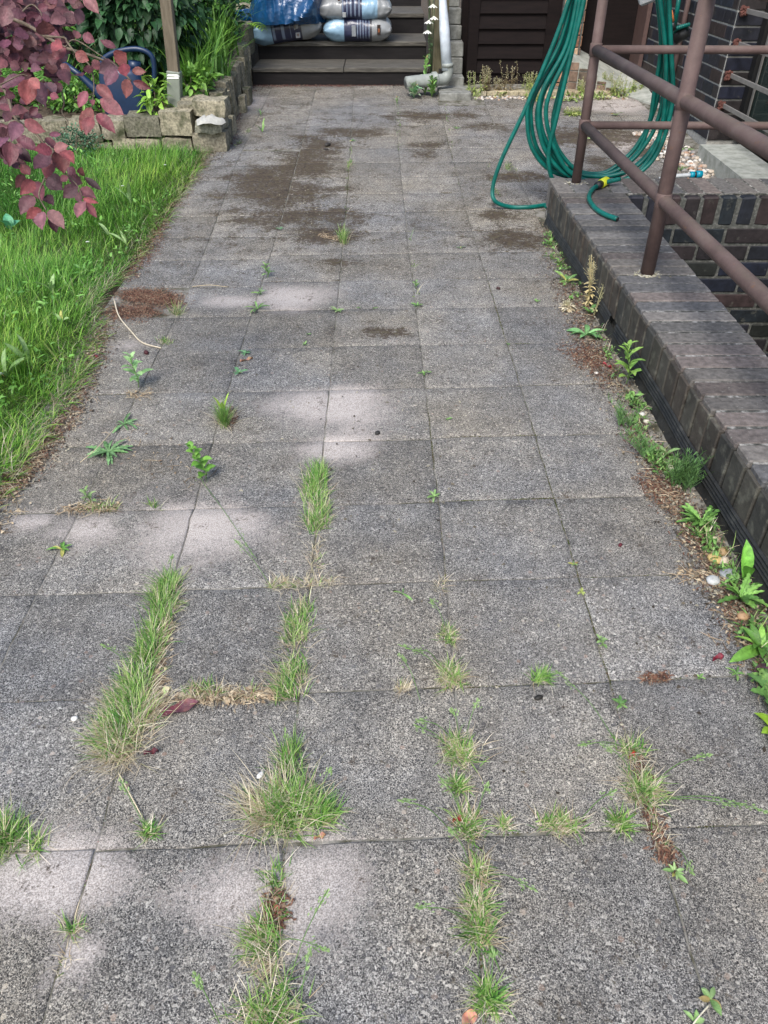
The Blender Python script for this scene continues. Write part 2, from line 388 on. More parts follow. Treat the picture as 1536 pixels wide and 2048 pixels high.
def maskE(P, E, soft=1.0):
    out = np.zeros(len(P))
    n = wob(P * np.array([1, 1, 0]), 6, 3, 5)*.5
    for (cx, cy, rx, ry) in E:
        d = np.sqrt(((P[:, 0]-cx)/rx)**2 + ((P[:, 1]-cy)/ry)**2) + n
        out = np.maximum(out, np.clip(1.25 - d*.8, 0, 1)*soft)
    return out
slabs = []
def slab(x00, x10, x01, x11, y0a, y0b, y1a, y1b, gap, seed):
    N = 9; r = random.Random(seed)
    tilt = [r.uniform(-.0010, .0010) for _ in range(4)]
    up = r.uniform(-.0008, .0014)
    us = np.linspace(0, 1, N); uu, vv = np.meshgrid(us, us)
    xl = x00+(x01-x00)*vv+gap; xr = x10+(x11-x10)*vv-gap
    X = xl+(xr-xl)*uu
    yb = y0a+(y0b-y0a)*uu+gap; yt = y1a+(y1b-y1a)*uu-gap
    Y = yb+(yt-yb)*vv
    Z = gzn(Y)+up+tilt[0]*(uu-.5)*2+tilt[1]*(vv-.5)*2
    # chamfer: outer ring dips
    edge = (uu == 0) | (uu == 1) | (vv == 0) | (vv == 1)
    ch = .0045
    Xi = np.clip(X, xl+ch, xr-ch); Yi = np.clip(Y, yb+ch, yt-ch)
    P = np.stack([X, Y, Z-ch*.55], -1); Pi = np.stack([Xi, Yi, Z], -1)
    jag = wob(np.stack([X, Y, X*0], -1), 40, 5, 4)*.0034
    P[..., 0] += np.where(edge, jag, 0); P[..., 1] += np.where(edge, jag[::-1], 0)
    V = [Pi.reshape(-1, 3)]; F = []
    for j in range(N-1):
        for i in range(N-1): a = j*N+i; F.append((a, a+1, a+N+1, a+N))
    ring = [(0, i) for i in range(N-1)]+[(j, N-1) for j in range(N-1)]+[(N-1, i) for i in range(N-1, 0, -1)]+[(j, 0) for j in range(N-1, 0, -1)]
    o = N*N; L = len(ring)
    R1 = np.array([P[j, i] for j, i in ring]); R2 = R1.copy(); R2[:, 2] -= .03
    V += [R1, R2]
    for q in range(L):
        q2 = (q+1) % L; a = ring[q][0]*N+ring[q][1]; b = ring[q2][0]*N+ring[q2][1]
        F.append((a, o+q, o+q2, b)); F.append((o+q, o+L+q, o+L+q2, o+q2))
    V = np.concatenate(V); tone = r.random()
    far = np.clip((V[:, 1]-2.6)/2.5, 0, 1)*(.25+.16*wob(V*np.array([1, 1, 0]), 2.5, 9, 4))
    C = np.stack([maskE(V, sandE), np.maximum(maskE(V, mossE)*1.1, far), np.full(len(V), tone)], -1)
    slabs.append((V, np.array(F), C))
def ry(n, X, Y0):
    s = .045 * max(0, min(1, (9-Y0)/5)) 
    return Y0 + s*(X-.45)
for ci in range(10):
    for ri in range(len(rowY)-1):
        ya, yb = rowY[ri], rowY[ri+1]
        if ci >= 6 and ya < 5.2: 
            if not (ci == 6 and False): continue
        if yb > 9.0 and ci > 4: continue
        if ci >= 5 and ya > 8.3 and ci != 5: continue
        if ci == 5 and ya > 7.9: continue
        off = 0
        if ci <= 1 and ya > 3: off = -.06
        if ci in (1,) and ya > 6.4: off = 0
        if ci == 0 and ya > 6.6: pass
        if ci == 0 and 3.55 < ya < 3.8: continue          # the missing slab, filled with brown litter
        jit = lambda k: random.Random(ci*100+k).uniform(-.006, .006)
        xs = lambda c_, y: (CX(c_, y) if not (c_ == 0 and ya > 6.3) else -1.36)
        slab(xs(ci, ya), xs(ci+1, ya), xs(ci, yb), xs(ci+1, yb),
             ry(0, xs(ci, ya), ya)+jit(ri)+off, ry(0, xs(ci+1, ya), ya)+jit(ri)+off, ry(0, xs(ci, yb), yb)+jit(ri+1)+off, ry(0, xs(ci+1, yb), yb)+jit(ri+1)+off,
             .0010+random.Random(ci*37+ri).random()*.0016, ci*1000+ri)
off = 0; Vs = []; Fs = []; Cs = []
for V, F, C in slabs:
    Vs.append(V); Fs.append(F+off); Cs.append(C); off += len(V)
pv = big_mesh('pavement', np.concatenate(Vs), np.concatenate(Fs), np.concatenate(Cs), M['paving'])
tag(pv, kind='structure')
sheet('joint_soil', [(-1.43, 1.2, -1.6, 9.1, 12, 60), (1.2, 2.62, 5.0, 9.1, 6, 24)], M['jointsoil'], -.0031)

# moss and grit cushions in the joints
def cushions(name, segs, m, base, r0=.007, hgt=.006, dens=260):
    mb = MB()
    for (a, b, wd) in segs:
        a = G(*a); b = G(*b); L = (b-a).length; n = int(L*dens)
        for i in range(n):
            t = rnd.random(); w = wd*1.25*(.3+.7*abs(math.sin(t*9+a.x*7)))
            p = a.lerp(b, t)+Vector((rnd.gauss(0, w), rnd.gauss(0, w), 0))
            r = r0*rnd.uniform(.4, 1); z = gz(p.y)-.004
            cl = tuple(q*rnd.uniform(.6, 1.35) for q in base)
            k = 5; a0 = rnd.random()*6
            ring = [(p.x+math.cos(a0+2*math.pi*j/k)*r*rnd.uniform(.7, 1.2), p.y+math.sin(a0+2*math.pi*j/k)*r*rnd.uniform(.7, 1.2), z) for j in range(k)]
            mb.add(ring+[(p.x, p.y, z+hgt*rnd.uniform(.5, 1.2))], [(j, (j+1) % k, k) for j in range(k)], cl)
    o = mb.build(name, m); return o
M['moss'] = mat_vcol('moss', .95, .3, 150, .6, 300, .1)
jm = [((965, 520), (985, 590), .006), ((985, 590), (1045, 800), .005), ((1045, 800), (1105, 985), .006), ((1105, 985), (1140, 1090), .004), ((1085, 905), (1102, 970), .005),
      ((840, 560), (960, 556), .005), ((925, 1158), (1130, 1150), .005), ((1175, 1153), (1330, 1144), .005), ((890, 1001), (1110, 994), .004), ((715, 733), (820, 729), .004), ((690, 692), (800, 690), .003), ((600, 512), (660, 513), .004),
      ((515, 884), (595, 881), .009), ((520, 885), (590, 880), .009), ((970, 1890), (985, 2048), .008), ((965, 1870), (980, 1960), .007), ((130, 1396), (195, 1392), .006), ((845, 630), (868, 960), .0035), ((810, 400), (832, 560), .004), ((797, 190), (803, 330), .006), ((890, 260), (920, 385), .008),
      ((700, 320), (690, 440), .005), ((800, 296), (900, 293), .006), ((920, 350), (1000, 352), .006), ((1010, 1364), (1060, 1362), .006), ((925, 1373), (1010, 1366), .005), ((985, 1662), (1050, 1658), .005), ((1370, 1655), (1420, 1652), .005), ((690, 1372), (760, 1372), .003),
      ((1300, 1385), (1360, 1358), .004), ((570, 1700), (572, 1712), .006), ((300, 895), (400, 893), .004), ((1140, 1100), (1230, 1390), .003), ((1050, 684), (1110, 683), .003), ((1015, 686), (1060, 686), .002), ((870, 873), (1090, 868), .002), ((870, 1010), (890, 1160), .004)]
tag(cushions('moss', jm, M['moss'], (.058, .062, .018), .0045, .003, 800), kind='stuff', label='dark olive moss filling joints between the grey slabs', cat='moss')

gj = [((0, 1375), (60, 1260), .010), ((60, 1260), (110, 1160), .007), ((95, 1960), (150, 1840), .007), ((170, 1780), (215, 1650), .010), ((215, 1650), (245, 1560), .010), ((1310, 1680), (1400, 1900), .008), ((1400, 1900), (1440, 2046), .012), ((1140, 1100), (1215, 1370), .008), ((1215, 1370), (1260, 1480), .006),
      ((0, 1408), (190, 1396), .006), ((300, 1670), (480, 1668), .004), ((690, 1664), (900, 1662), .003), ((885, 1010), (885, 1230), .008), ((930, 1560), (960, 1800), .005), ((600, 1410), (580, 1560), .006), ((560, 1700), (560, 1800), .008), ((400, 990), (470, 760), .005), ((650, 880), (670, 690), .004), ((30, 1020), (250, 1022), .006), ((380, 1170), (540, 1168), .004), ((1430, 1655), (1536, 1650), .005), ((1150, 1360), (1290, 1357), .005)]
tag(cushions('joint_grit', gj, mat_vcol('grit', .95, .3, 200), (.27, .25, .21), .0034, .0018, 900), kind='stuff', label='pale sandy grit washed into the slab joints', cat='grit')

# ------------------------------------------------------------------ litter: rusty needles, crumbs and straw along the edges
def litter(name, areas, label):
    V = []; F = []; C = []; n = 0
    cols = {'rust': [(.13, .062, .040), (.17, .085, .055), (.075, .04, .03), (.24, .165, .11)], 'straw': [(.36, .28, .18), (.44, .36, .25), (.26, .19, .12), (.16, .11, .07)], 'red': [(.10, .03, .03), (.16, .06, .05), (.28, .2, .15), (.06, .03, .02)], 'crumb': [(.05, .04, .03), (.12, .10, .07), (.3, .27, .2)]}
    for (pts, wd, cnt, kind) in areas:
        P = [G(*q) for q in pts]
        for i in range(cnt):
            s = rnd.random()*(len(P)-1); k = int(s); a = P[k].lerp(P[min(k+1, len(P)-1)], s-k)
            x = a.x+rnd.gauss(0, wd); y = a.y+rnd.gauss(0, wd); z = gz(y)+rnd.random()*.006
            c = rnd.choice(cols[kind]); f = rnd.uniform(.7, 1.3); c = tuple(q*f for q in c)
            if kind == 'straw' and rnd.random() < .6: L, W = rnd.uniform(.02, .07), .0011
            elif kind in ('rust',): L, W = rnd.uniform(.006, .02), rnd.uniform(.001, .0025)
            else: L, W = rnd.uniform(.004, .016), rnd.uniform(.002, .006)
            an = rnd.random()*6.28; dx, dy = math.cos(an)*L/2, math.sin(an)*L/2; wx, wy = -math.sin(an)*W, math.cos(an)*W
            bz = rnd.uniform(0, .006); bw = rnd.uniform(-.2, .2)*L
            V += [(x-dx-wx*.3, y-dy-wy*.3, z), (x-dx+wx*.3, y-dy+wy*.3, z+.001), (x+wx+bw*-dy/L*2, y+wy+bw*dx/L*2, z+bz+.001), (x-wx+bw*-dy/L*2, y-wy+bw*dx/L*2, z+bz), (x+dx+wx*.3, y+dy+wy*.3, z+.001), (x+dx-wx*.3, y+dy-wy*.3, z+.001)]
            F += [(n, n+1, n+2, n+3), (n+3, n+2, n+4, n+5)]; C += [c]*6; n += 6
    o = big_mesh(name, np.array(V), np.array(F), np.array(C), M['litter']); return tag(o, label, 'litter', kind='stuff')
litter('leaf_litter', [
    ([(270, 590), (340, 600)], .05, 2600, 'rust'), ([(225, 625), (300, 625)], .05, 1800, 'rust'), ([(330, 598), (360, 615)], .03, 600, 'rust'), ([(250, 585), (300, 600)], .04, 900, 'rust'),
    ([(405, 330), (330, 440), (300, 500), (250, 560)], .035, 2600, 'rust'), ([(210, 640), (190, 720), (140, 830), (60, 930), (0, 990)], .03, 2200, 'rust'), ([(200, 680), (140, 830), (60, 930), (0, 990)], .035, 700, 'straw'),
    ([(0, 1000), (0, 1060)], .04, 150, 'straw'), ([(330, 440), (250, 560)], .03, 200, 'straw'),
    ([(505, 172), (600, 172), (700, 172), (850, 168)], .035, 2000, 'red'), ([(500, 180), (470, 230), (455, 290)], .04, 1200, 'red'), ([(415, 300), (400, 340)], .03, 500, 'rust'),
    ([(1100, 450), (1130, 560), (1160, 640), (1180, 720), (1225, 770)], .045, 2200, 'rust'), ([(1160, 700), (1200, 730)], .05, 900, 'rust'), ([(1260, 850), (1330, 960), (1380, 1040), (1420, 1120), (1480, 1230), (1530, 1330)], .035, 1800, 'rust'), ([(1300, 960), (1330, 1000)], .03, 500, 'rust'),
    ([(1140, 610), (1230, 760), (1300, 940), (1420, 1120), (1500, 1290)], .04, 420, 'straw'), ([(1330, 985), (1400, 1080), (1480, 1200), (1530, 1400)], .03, 240, 'straw'), ([(1350, 1145), (1420, 1160)], .02, 90, 'straw'),
    ([(950, 195), (1100, 195), (1250, 195)], .06, 900, 'crumb'), ([(1270, 1510), (1300, 1630), (1330, 1710)], .012, 200, 'rust'), ([(1330, 1700), (1335, 1720)], .012, 120, 'rust'), ([(550, 1790), (550, 1850)], .013, 240, 'rust'),
    ([(460, 820), (465, 850)], .013, 160, 'rust'), ([(640, 470), (690, 480)], .02, 160, 'straw'), ([(330, 1250), (310, 1420)], .012, 250, 'straw'), ([(350, 1400), (560, 1390)], .012, 300, 'straw'), ([(1285, 1357), (1330, 1357)], .008, 150, 'rust'),
    ([(260, 790), (290, 790)], .02, 60, 'straw'), ([(130, 1020), (230, 1015)], .016, 160, 'straw'), ([(380, 960), (250, 870)], .05, 60, 'straw'),
    ([(1095, 440), (1135, 560), (1180, 660), (1240, 790)], .06, 1500, 'crumb'), ([(1250, 800), (1330, 950), (1420, 1120), (1530, 1330)], .045, 1500, 'crumb'), ([(490, 200), (455, 290), (420, 320)], .05, 500, 'crumb'), ([(210, 640), (140, 830), (0, 1000)], .05, 700, 'crumb'), ([(600, 380), (640, 470)], .1, 260, 'crumb'), ([(840, 240), (950, 420)], .12, 260, 'crumb'), ([(500, 700), (800, 900), (1200, 1500)], .3, 160, 'crumb')],
    'rusty brown needle litter, crumbs and dry straw along the paving edges')

# ------------------------------------------------------------------ the stairwell: cap wall, brick lining, membrane
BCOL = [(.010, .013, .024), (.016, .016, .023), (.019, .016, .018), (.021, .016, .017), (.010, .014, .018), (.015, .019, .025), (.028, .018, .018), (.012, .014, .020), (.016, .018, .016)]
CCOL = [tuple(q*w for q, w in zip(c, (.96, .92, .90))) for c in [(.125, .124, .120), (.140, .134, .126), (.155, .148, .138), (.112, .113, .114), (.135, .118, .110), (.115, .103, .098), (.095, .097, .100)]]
def jc(l, f=.25):
    c = rnd.choice(l); s = rnd.uniform(1-f, 1+f); return tuple(q*s for q in c)
def bricks(mb, O, U, V, N, W, H, pu, pv, gap, depth, cols, stagger=True, bev=.004, vis=None):
    O = Vector(O); U = Vector(U).normalized(); V = Vector(V).normalized(); N = Vector(N).normalized()
    rows = int(math.ceil(H/pv))
    for r in range(rows):
        s = (-pu/2 if (r % 2 and stagger) else 0) + rnd.uniform(-.01, .01)
        u = s
        while u < W-1e-4:
            a = max(u, 0); b = min(u+pu, W)
            if b-a > gap*2.5:
                hu = (b-a-gap)/2; v0 = r*pv; v1 = min(v0+pv, H)
                hv = (v1-v0-gap)/2
                if hv > .005:
                    c = O+U*((a+b)/2)+V*((v0+v1)/2)+N*(rnd.uniform(-.0012, .0012))
                    mb.obox(c, U, V, N, hu, hv, depth, jc(cols), bev, .0012)
            u += pu
CAPZ = .25
def capL(Y): return 1.128-(Y-1.79)*.0205
well = empty('stairwell_wall', (1.3, 3.5, 0), 'low dark clinker brick wall with rowlock cap round the sunken stairwell', 'brick wall')
mb = MB(); y = -1.2; p = .104
while y < 4.74:
    xl = capL(y); w = p-.0115
    col = jc(CCOL, .26)
    mb.obox(((xl+1.472)/2, y+p/2, CAPZ-.086+rnd.uniform(-.002, .002)), (1, -.0, 0), (rnd.uniform(-.012, .012), 1, 0), (0, 0, 1), (1.472-xl)/2+rnd.uniform(-.003, .003), w/2, .086, col, .005, .0015)
    y += p
ym = y
y_corner = y
# cap along the far side: bricks lie across Y
x = capL(5.0)-.002; q = .113
while x < 3.2:
    mb.obox((x+q/2, (y_corner+5.17)/2+.004, CAPZ-.086+rnd.uniform(-.002, .002)), (1, rnd.uniform(-.02, .02), 0), (0, 1, 0), (0, 0, 1), (q-.012)/2, (5.17-y_corner)/2-.002, .086, jc(CCOL, .26), .005, .0015)
    x += q
mb.build('cap_course', M['capbrick'], well)
mb = MB()
mb.add([(capL(-1.2)+.012, -1.2, CAPZ-.0042), (1.466, -1.2, CAPZ-.0042), (1.466, y_corner-.003, CAPZ-.0042), (capL(y_corner)+.012, y_corner-.003, CAPZ-.0042),
        (capL(-1.2)+.012, -1.2, .055), (1.466, -1.2, .055), (1.466, y_corner-.003, .055), (capL(y_corner)+.012, y_corner-.003, .055)], [(0, 1, 2, 3), (0, 3, 7, 4), (1, 5, 6, 2), (0, 4, 5, 1), (3, 2, 6, 7)])
mb.box(capL(5)+.012, 3.2, y_corner+.002, 5.158, .055, CAPZ-.0042)
mb.build('cap_mortar', M['darkmortar'], well)
# mortar body under the cap and ground-side skin
mb = MB()
def prism(mb, poly, z0, z1, col=(1, 1, 1)):
    n = len(poly); mb.add([(x, y, z0) for x, y in poly]+[(x, y, z1) for x, y in poly], [tuple(range(n))[::-1], tuple(range(n, 2*n))]+[(i, (i+1) % n, n+(i+1) % n, n+i) for i in range(n)], col)
prism(mb, [(capL(-1.2)+.008, -1.19), (1.45, -1.19), (1.45, 4.80), (3.2, 4.80), (3.2, 5.15), (capL(5.1)+.008, 5.15)], -2.6, .062)
mb.build('core', M['darkmortar'], well)
# brick face towards the path below the cap = long soldier faces: dress them with streaked plates
mb = MB(); y = -1.2
while y < 4.98:
    xl = capL(y+.05); h0 = .072
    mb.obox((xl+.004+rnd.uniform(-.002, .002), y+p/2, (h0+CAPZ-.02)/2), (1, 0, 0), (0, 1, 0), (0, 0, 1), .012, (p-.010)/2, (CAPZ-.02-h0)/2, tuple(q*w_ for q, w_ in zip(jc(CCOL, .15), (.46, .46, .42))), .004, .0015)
    y += p
mb.build('side_course', M['sidebrick'], well)
# inner lining, far side (faces the camera): rowlock heads on top, stretchers below
mb = MB(); x = 1.472
while x < 3.12:
    mb.obox((x+q/2, 4.775, .165), (1, 0, 0), (rnd.uniform(-.02, .02), 0, 1), (0, -1, 0), (q-.022)/2, .084, .03, jc(BCOL), .010, .003)
    x += q
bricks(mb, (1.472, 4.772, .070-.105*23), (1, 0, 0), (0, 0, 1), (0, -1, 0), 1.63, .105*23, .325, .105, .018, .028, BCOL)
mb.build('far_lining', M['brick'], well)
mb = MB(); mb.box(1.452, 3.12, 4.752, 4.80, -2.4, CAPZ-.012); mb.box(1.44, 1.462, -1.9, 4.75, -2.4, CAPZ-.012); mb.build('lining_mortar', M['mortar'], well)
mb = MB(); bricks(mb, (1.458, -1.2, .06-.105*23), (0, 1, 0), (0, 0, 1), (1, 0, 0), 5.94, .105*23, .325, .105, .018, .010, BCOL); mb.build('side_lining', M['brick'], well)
# ribbed plastic strip and black dimpled membrane along the foot of the wall
mb = MB()
ys = np.linspace(-1.2, 4.98, 60)
prof = [(-.004, .088), (-.012, .082), (-.008, .074), (-.014, .068), (-.009, .060), (-.015, .054), (-.009, .046), (-.016, .040), (-.012, .030), (-.004, .026)]
gaps = [(3.32, 3.42), (2.96, 2.99)]
def ridge(mb, y0, y1, n):
    V = []; k = len(prof)
    for i in range(n+1):
        Y = y0+(y1-y0)*i/n; w = math.sin(Y*5)*.004+math.sin(Y*13)*.0015
        V += [(capL(Y)-.008+dx+w*.3, Y, z+w) for dx, z in prof]
    mb.add(V, [(i*k+j, i*k+j+1, (i+1)*k+j+1, (i+1)*k+j) for i in range(n) for j in range(k-1)])
ridge(mb, -1.2, 3.30, 60); ridge(mb, 3.40, 4.98, 22)
mb.build('edge_strip', M['rubber'], well)
mb = MB(); V = []; n = 220; k = 7
for i in range(n+1):
    Y = -1.2+6.2*i/n; Xb = capL(Y)-.006
    for j in range(k):
        t = j/(k-1); z = .05-t*.085
        dim = .006*math.sin(Y*60)*math.sin(t*9)+.012*math.sin(Y*7+t)*t
        V.append((Xb-.010-.035*t**1.5+dim*.6, Y, z))
mb.add(V, [(i*k+j, i*k+j+1, (i+1)*k+j+1, (i+1)*k+j) for i in range(n) for j in range(k-1)])
mb.build('membrane', M['rubber'], well, True)
mb = MB(); mb.box(1.45, 3.2, -2.1, 4.76, -2.45, -2.4); tag(mb.build('stairwell_floor', M['concrete']), kind='structure')
# mortar collar round the near post
mb = MB()
for (cx, cy) in ((1.242, 3.50), (1.219, 5.065)):
    for i in range(120):
        a = rnd.random()*6.28; r = .034+abs(rnd.gauss(0, .02)); X = cx+math.cos(a)*r; Y = cy-.01+math.sin(a)*r*.7; s = rnd.uniform(.003, .008)
        if cy > 4 and rnd.random() < .6: continue
        mb.add([(X-s, Y-s, CAPZ), (X+s, Y-s*.7, CAPZ), (X+s*.8, Y+s, CAPZ), (X-s, Y+s*.9, CAPZ), (X, Y, CAPZ+s*.5)], [(0, 1, 4), (1, 2, 4), (2, 3, 4), (3, 0, 4)], jc([(.3, .28, .2), (.2, .18, .12), (.38, .36, .3)]))
mb.build('mortar_collar', M['litter'], well)

# ------------------------------------------------------------------ railing
rail = empty('railing', (1.235, 4.3, CAPZ), 'brown painted tubular steel railing standing on the stairwell wall', 'railing')
P1 = (1.219, 5.065); P2 = (1.242, 3.500); P3 = (1.262, 1.93); P0 = (1.285, .36)
TR = .0285
for (x, y) in (P1, P2, P3, P0):
    m_ = MB(); m_.tube([(x, y, CAPZ-.03), (x, y, 1.40)], .029 if y > 4 else .032, 16); m_.build('post', M['steelpaint'], rail, True)
for z in (.58, .975, 1.38):
    m_ = MB(); m_.tube([(P1[0], P1[1], z), (P2[0], P2[1], z), (P3[0], P3[1], z), (P0[0], P0[1], z)], TR, 16); m_.build('side_rail', M['steelpaint'], rail, True)
    m_ = MB(); m_.tube([(P1[0], P1[1], z), (3.2, 5.03, z)], .0225, 14); m_.build('end_rail', M['steelpaint'], rail, True)
m_ = MB(); m_.tube([(3.18, 5.03, CAPZ-.02), (3.18, 5.03, 1.4)], .03, 14); m_.build('post', M['steelpaint'], rail, True)
m_ = MB()
for (x, y) in (P1, P2, P3):
    for z in (.58, .975):
        V = []
        m_.tube([(x, y, z-.034), (x, y, z-.03), (x, y, z+.03), (x, y, z+.034)], [.029, .0345, .0345, .029], 14, cap=False)
        m_.build('weld', M['steelpaint'], rail, True); m_ = MB()

# ------------------------------------------------------------------ wooden garden steps at the back
steps = empty('garden_steps', (-.5, 9.0, .19), 'dark timber garden steps climbing at the far end of the path', 'steps')
stp = [(8.97, .18, .362), (9.56, .362, .527), (10.32, .527, .721), (11.24, .721, .91), (12.1, .91, 1.1)]
sx0, sx1 = -1.37, .46
for i, (y, z0, z1) in enumerate(stp):
    yn = stp[i+1][0] if i < 4 else 13.2
    mb = MB(); mb.obox(((sx0+sx1)/2, y+.03, (z0+z1)/2-.012), (1, 0, 0), (0, 1, 0), (0, 0, 1), (sx1-sx0)/2, .028, (z1-z0)/2+.004, (1, 1, 1), .006, .002); mb.build('riser', M['darkwood'], steps)
    mb = MB(); xm = -.42 if i == 0 else 10
    segs = [(sx0+.01, -.42), (-.414, sx1)] if i == 0 else [(sx0+.01, sx1)]
    for a, b in segs: mb.obox(((a+b)/2, (y+yn)/2-.012, z1-.02), (1, 0, 0), (0, 1, 0), (0, 0, 1), (b-a)/2, (yn-y)/2+.004, .022, (1, 1, 1), .006, .001)
    mb.build('tread', M['greywood'], steps)
mb = MB(); mb.box(sx0+.02, sx1-.02, 9.1, 13.3, -.1, .15); mb.build('core', M['soil'], steps)
# timber cheek board between the steps and the concrete blocks
ck = empty('stair_cheek', (.52, 9, .19), 'algae stained timber cheek posts beside the white downpipe', 'stair cheek')
mb = MB()
def slopebox(mb, x0, x1, pts, col=(1, 1, 1)):      # pts: (y, z) outline
    n = len(pts); V = [(x0, y, z) for y, z in pts]+[(x1, y, z) for y, z in pts]
    mb.add(V, [tuple(range(n)), tuple(range(n, 2*n))[::-1]]+[(i, n+i, n+(i+1) % n, (i+1) % n) for i in range(n)], col)
slopebox(mb, .50, .56, [(8.90, .17), (8.90, 1.45), (9.05, 1.45), (9.05, .17)]); mb.build('upright', M['greenwood'], ck)
mb = MB(); slopebox(mb, .515, .545, [(9.06, .3), (9.06, .55), (12.5, 1.6), (12.5, 1.3)]); mb.build('stringer', M['greenwood'], ck)
mb = MB(); mb.obox((.59, 8.93, .49), (1, 0, 0), (0, 1, 0), (0, 0, 1), .03, .03, .13, (1, 1, 1), .004); mb.build('block', M['greenwood'], ck)
mb = MB(); mb.obox((.61, 8.93, 1.0), (1, 0, 0), (0, 1, 0), (0, 0, 1), .03, .03, .15, (1, 1, 1), .004); mb.build('block', M['greenwood'], ck)
# stepped concrete blocks
cb = empty('concrete_block_stack', (.7, 8.6, .17), 'stepped grey concrete blocks stacked between steps and dark door', 'block stack')
def blk(x0, x1, y0, y1, z0, z1):
    mb = MB(); mb.obox(((x0+x1)/2, (y0+y1)/2, (z0+z1)/2), (1, 0, 0), (0, 1, 0), (0, 0, 1), (x1-x0)/2, (y1-y0)/2, (z1-z0)/2, (1, 1, 1), .008, .003); mb.build('block', M['concrete'], cb)
blk(.545, .86, 8.34, 8.80, .12, .226)
blk(.60, .82, 8.80, 9.2, .16, .30)
blk(.61, .81, 9.0, 9.40, .30, .445); blk(.60, .815, 9.02, 9.46, .448, .58); blk(.62, .80, 9.20, 9.60, .583, .71); blk(.61, .79, 9.22, 9.62, .713, .85)
blk(.63, .785, 9.40, 9.8, .853, .98); blk(.62, .78, 9.42, 9.8, .983, 1.11); blk(.63, .78, 9.6, 10, 1.113, 1.25)

# white downpipe with grey elbow and socket pipe
dp = empty('downpipe', (.69, 8.72, .3), 'white downpipe ending in a grey elbow and short grey pipe', 'downpipe')
yq = 8.62
A = PY(894, 140, yq); B = PY(889, 60, yq+.02); C0 = PY(885, -10, yq+.05); D = PY(880, -120, yq+.1)
mb = MB(); mb.tube([A, B, C0, D], [.052, .050, .034, .034], 18); mb.build('pipe', M['whitepipe'], dp, True)
el = spline([PY(895, 128, yq), PY(896, 146, yq), PY(888, 158, yq-.02), PY(868, 160, yq-.05)], 6)
mb = MB(); mb.tube(el, .052, 18); mb.tube([PY(895, 126, yq), PY(895, 134, yq)], .058, 18); mb.tube([PY(874, 160, yq-.04), PY(868, 160, yq-.05)], .060, 18); mb.build('elbow', M['greypipe'], dp, True)
p0 = PY(872, 159, yq-.05); p1 = PY(812, 166, yq-.16)
mb = MB(); mb.tube([p0, p0.lerp(p1, .12), p0.lerp(p1, .13), p1, p1+(p0-p1)*.03], [.070, .070, .058, .057, .050], 20, cap=False); mb.build('socket_pipe', M['greypipe'], dp, True)

# dark slatted door with frame, brick jamb
dr = empty('dark_door', (1.35, 9.15, .19), 'almost black wooden door of horizontal boards behind the weeds', 'door')
dx0, dx1 = .86, 1.78; dy = 9.05
mb = MB(); mb.box(dx0, dx1, dy+.03, dy+.06, .12, 2.1); mb.build('door_leaf', M['doorwood'], dr)
mb = MB(); mb.box(dx0, dx0+.10, dy-.01, dy+.03, .15, 2.1); mb.build('stile', M['doorwood'], dr)
mb = MB(); mb.box(dx1-.14, dx1, dy-.01, dy+.03, .15, 2.1); mb.build('stile', M['doorwood'], dr)
z = .17; 
while z < 2.0:
    mb = MB(); V = [(dx0+.1, dy-.002, z), (dx1-.14, dy-.002, z), (dx1-.14, dy+.026, z+.128), (dx0+.1, dy+.026, z+.128), (dx0+.1, dy+.03, z), (dx1-.14, dy+.03, z)]
    mb.add(V, [(0, 1, 2, 3), (0, 4, 5, 1)]); mb.build('board', M['doorwood'], dr); z += .131
jb = empty('door_jamb', (1.87, 9, .19), 'narrow orange tan brick jamb right of the dark door', 'brick pillar')
OC = [(.30, .15, .085), (.36, .20, .12), (.26, .13, .08), (.40, .27, .17)]
mb = MB(); bricks(mb, (1.785, 8.985, .12), (1, 0, 0), (0, 0, 1), (0, -1, 0), .20, 1.9, .3, .105, .012, .02, OC); bricks(mb, (1.99, 8.985, .12), (0, 1, 0), (0, 0, 1), (1, 0, 0), .2, 1.9, .3, .105, .012, .02, OC); mb.build('bricks', M['brick'], jb)
mb = MB(); mb.box(1.78, 1.998, 8.98, 9.25, .1, 2.0); mb.build('mortar', M['mortar'], jb)
rc = MB(); rc.box(.80, 2.7, 9.25, 9.4, 0, 2.2); tag(rc.build('house_back_wall', M['doorwood']), 'shaded dark wall in the recess behind the door', 'wall')
# pale brick edging before the door
bs = empty('brick_edging', (1.6, 8.55, .18), 'row of pale yellowish edging bricks on the ground before the dark door', 'brick edging')
x = .90
while x < 2.35:
    mb = MB(); mb.obox((x+.055, 8.60+rnd.uniform(-.004, .004), .185), (1, 0, 0), (-.35, 1, 0), (0, 0, 1), .048, .065, .028, jc([(.42, .36, .24), (.48, .42, .3), (.36, .29, .19)]), .005, .002); mb.build('brick', M['stone'] if False else M['capbrick'], bs); x += .108

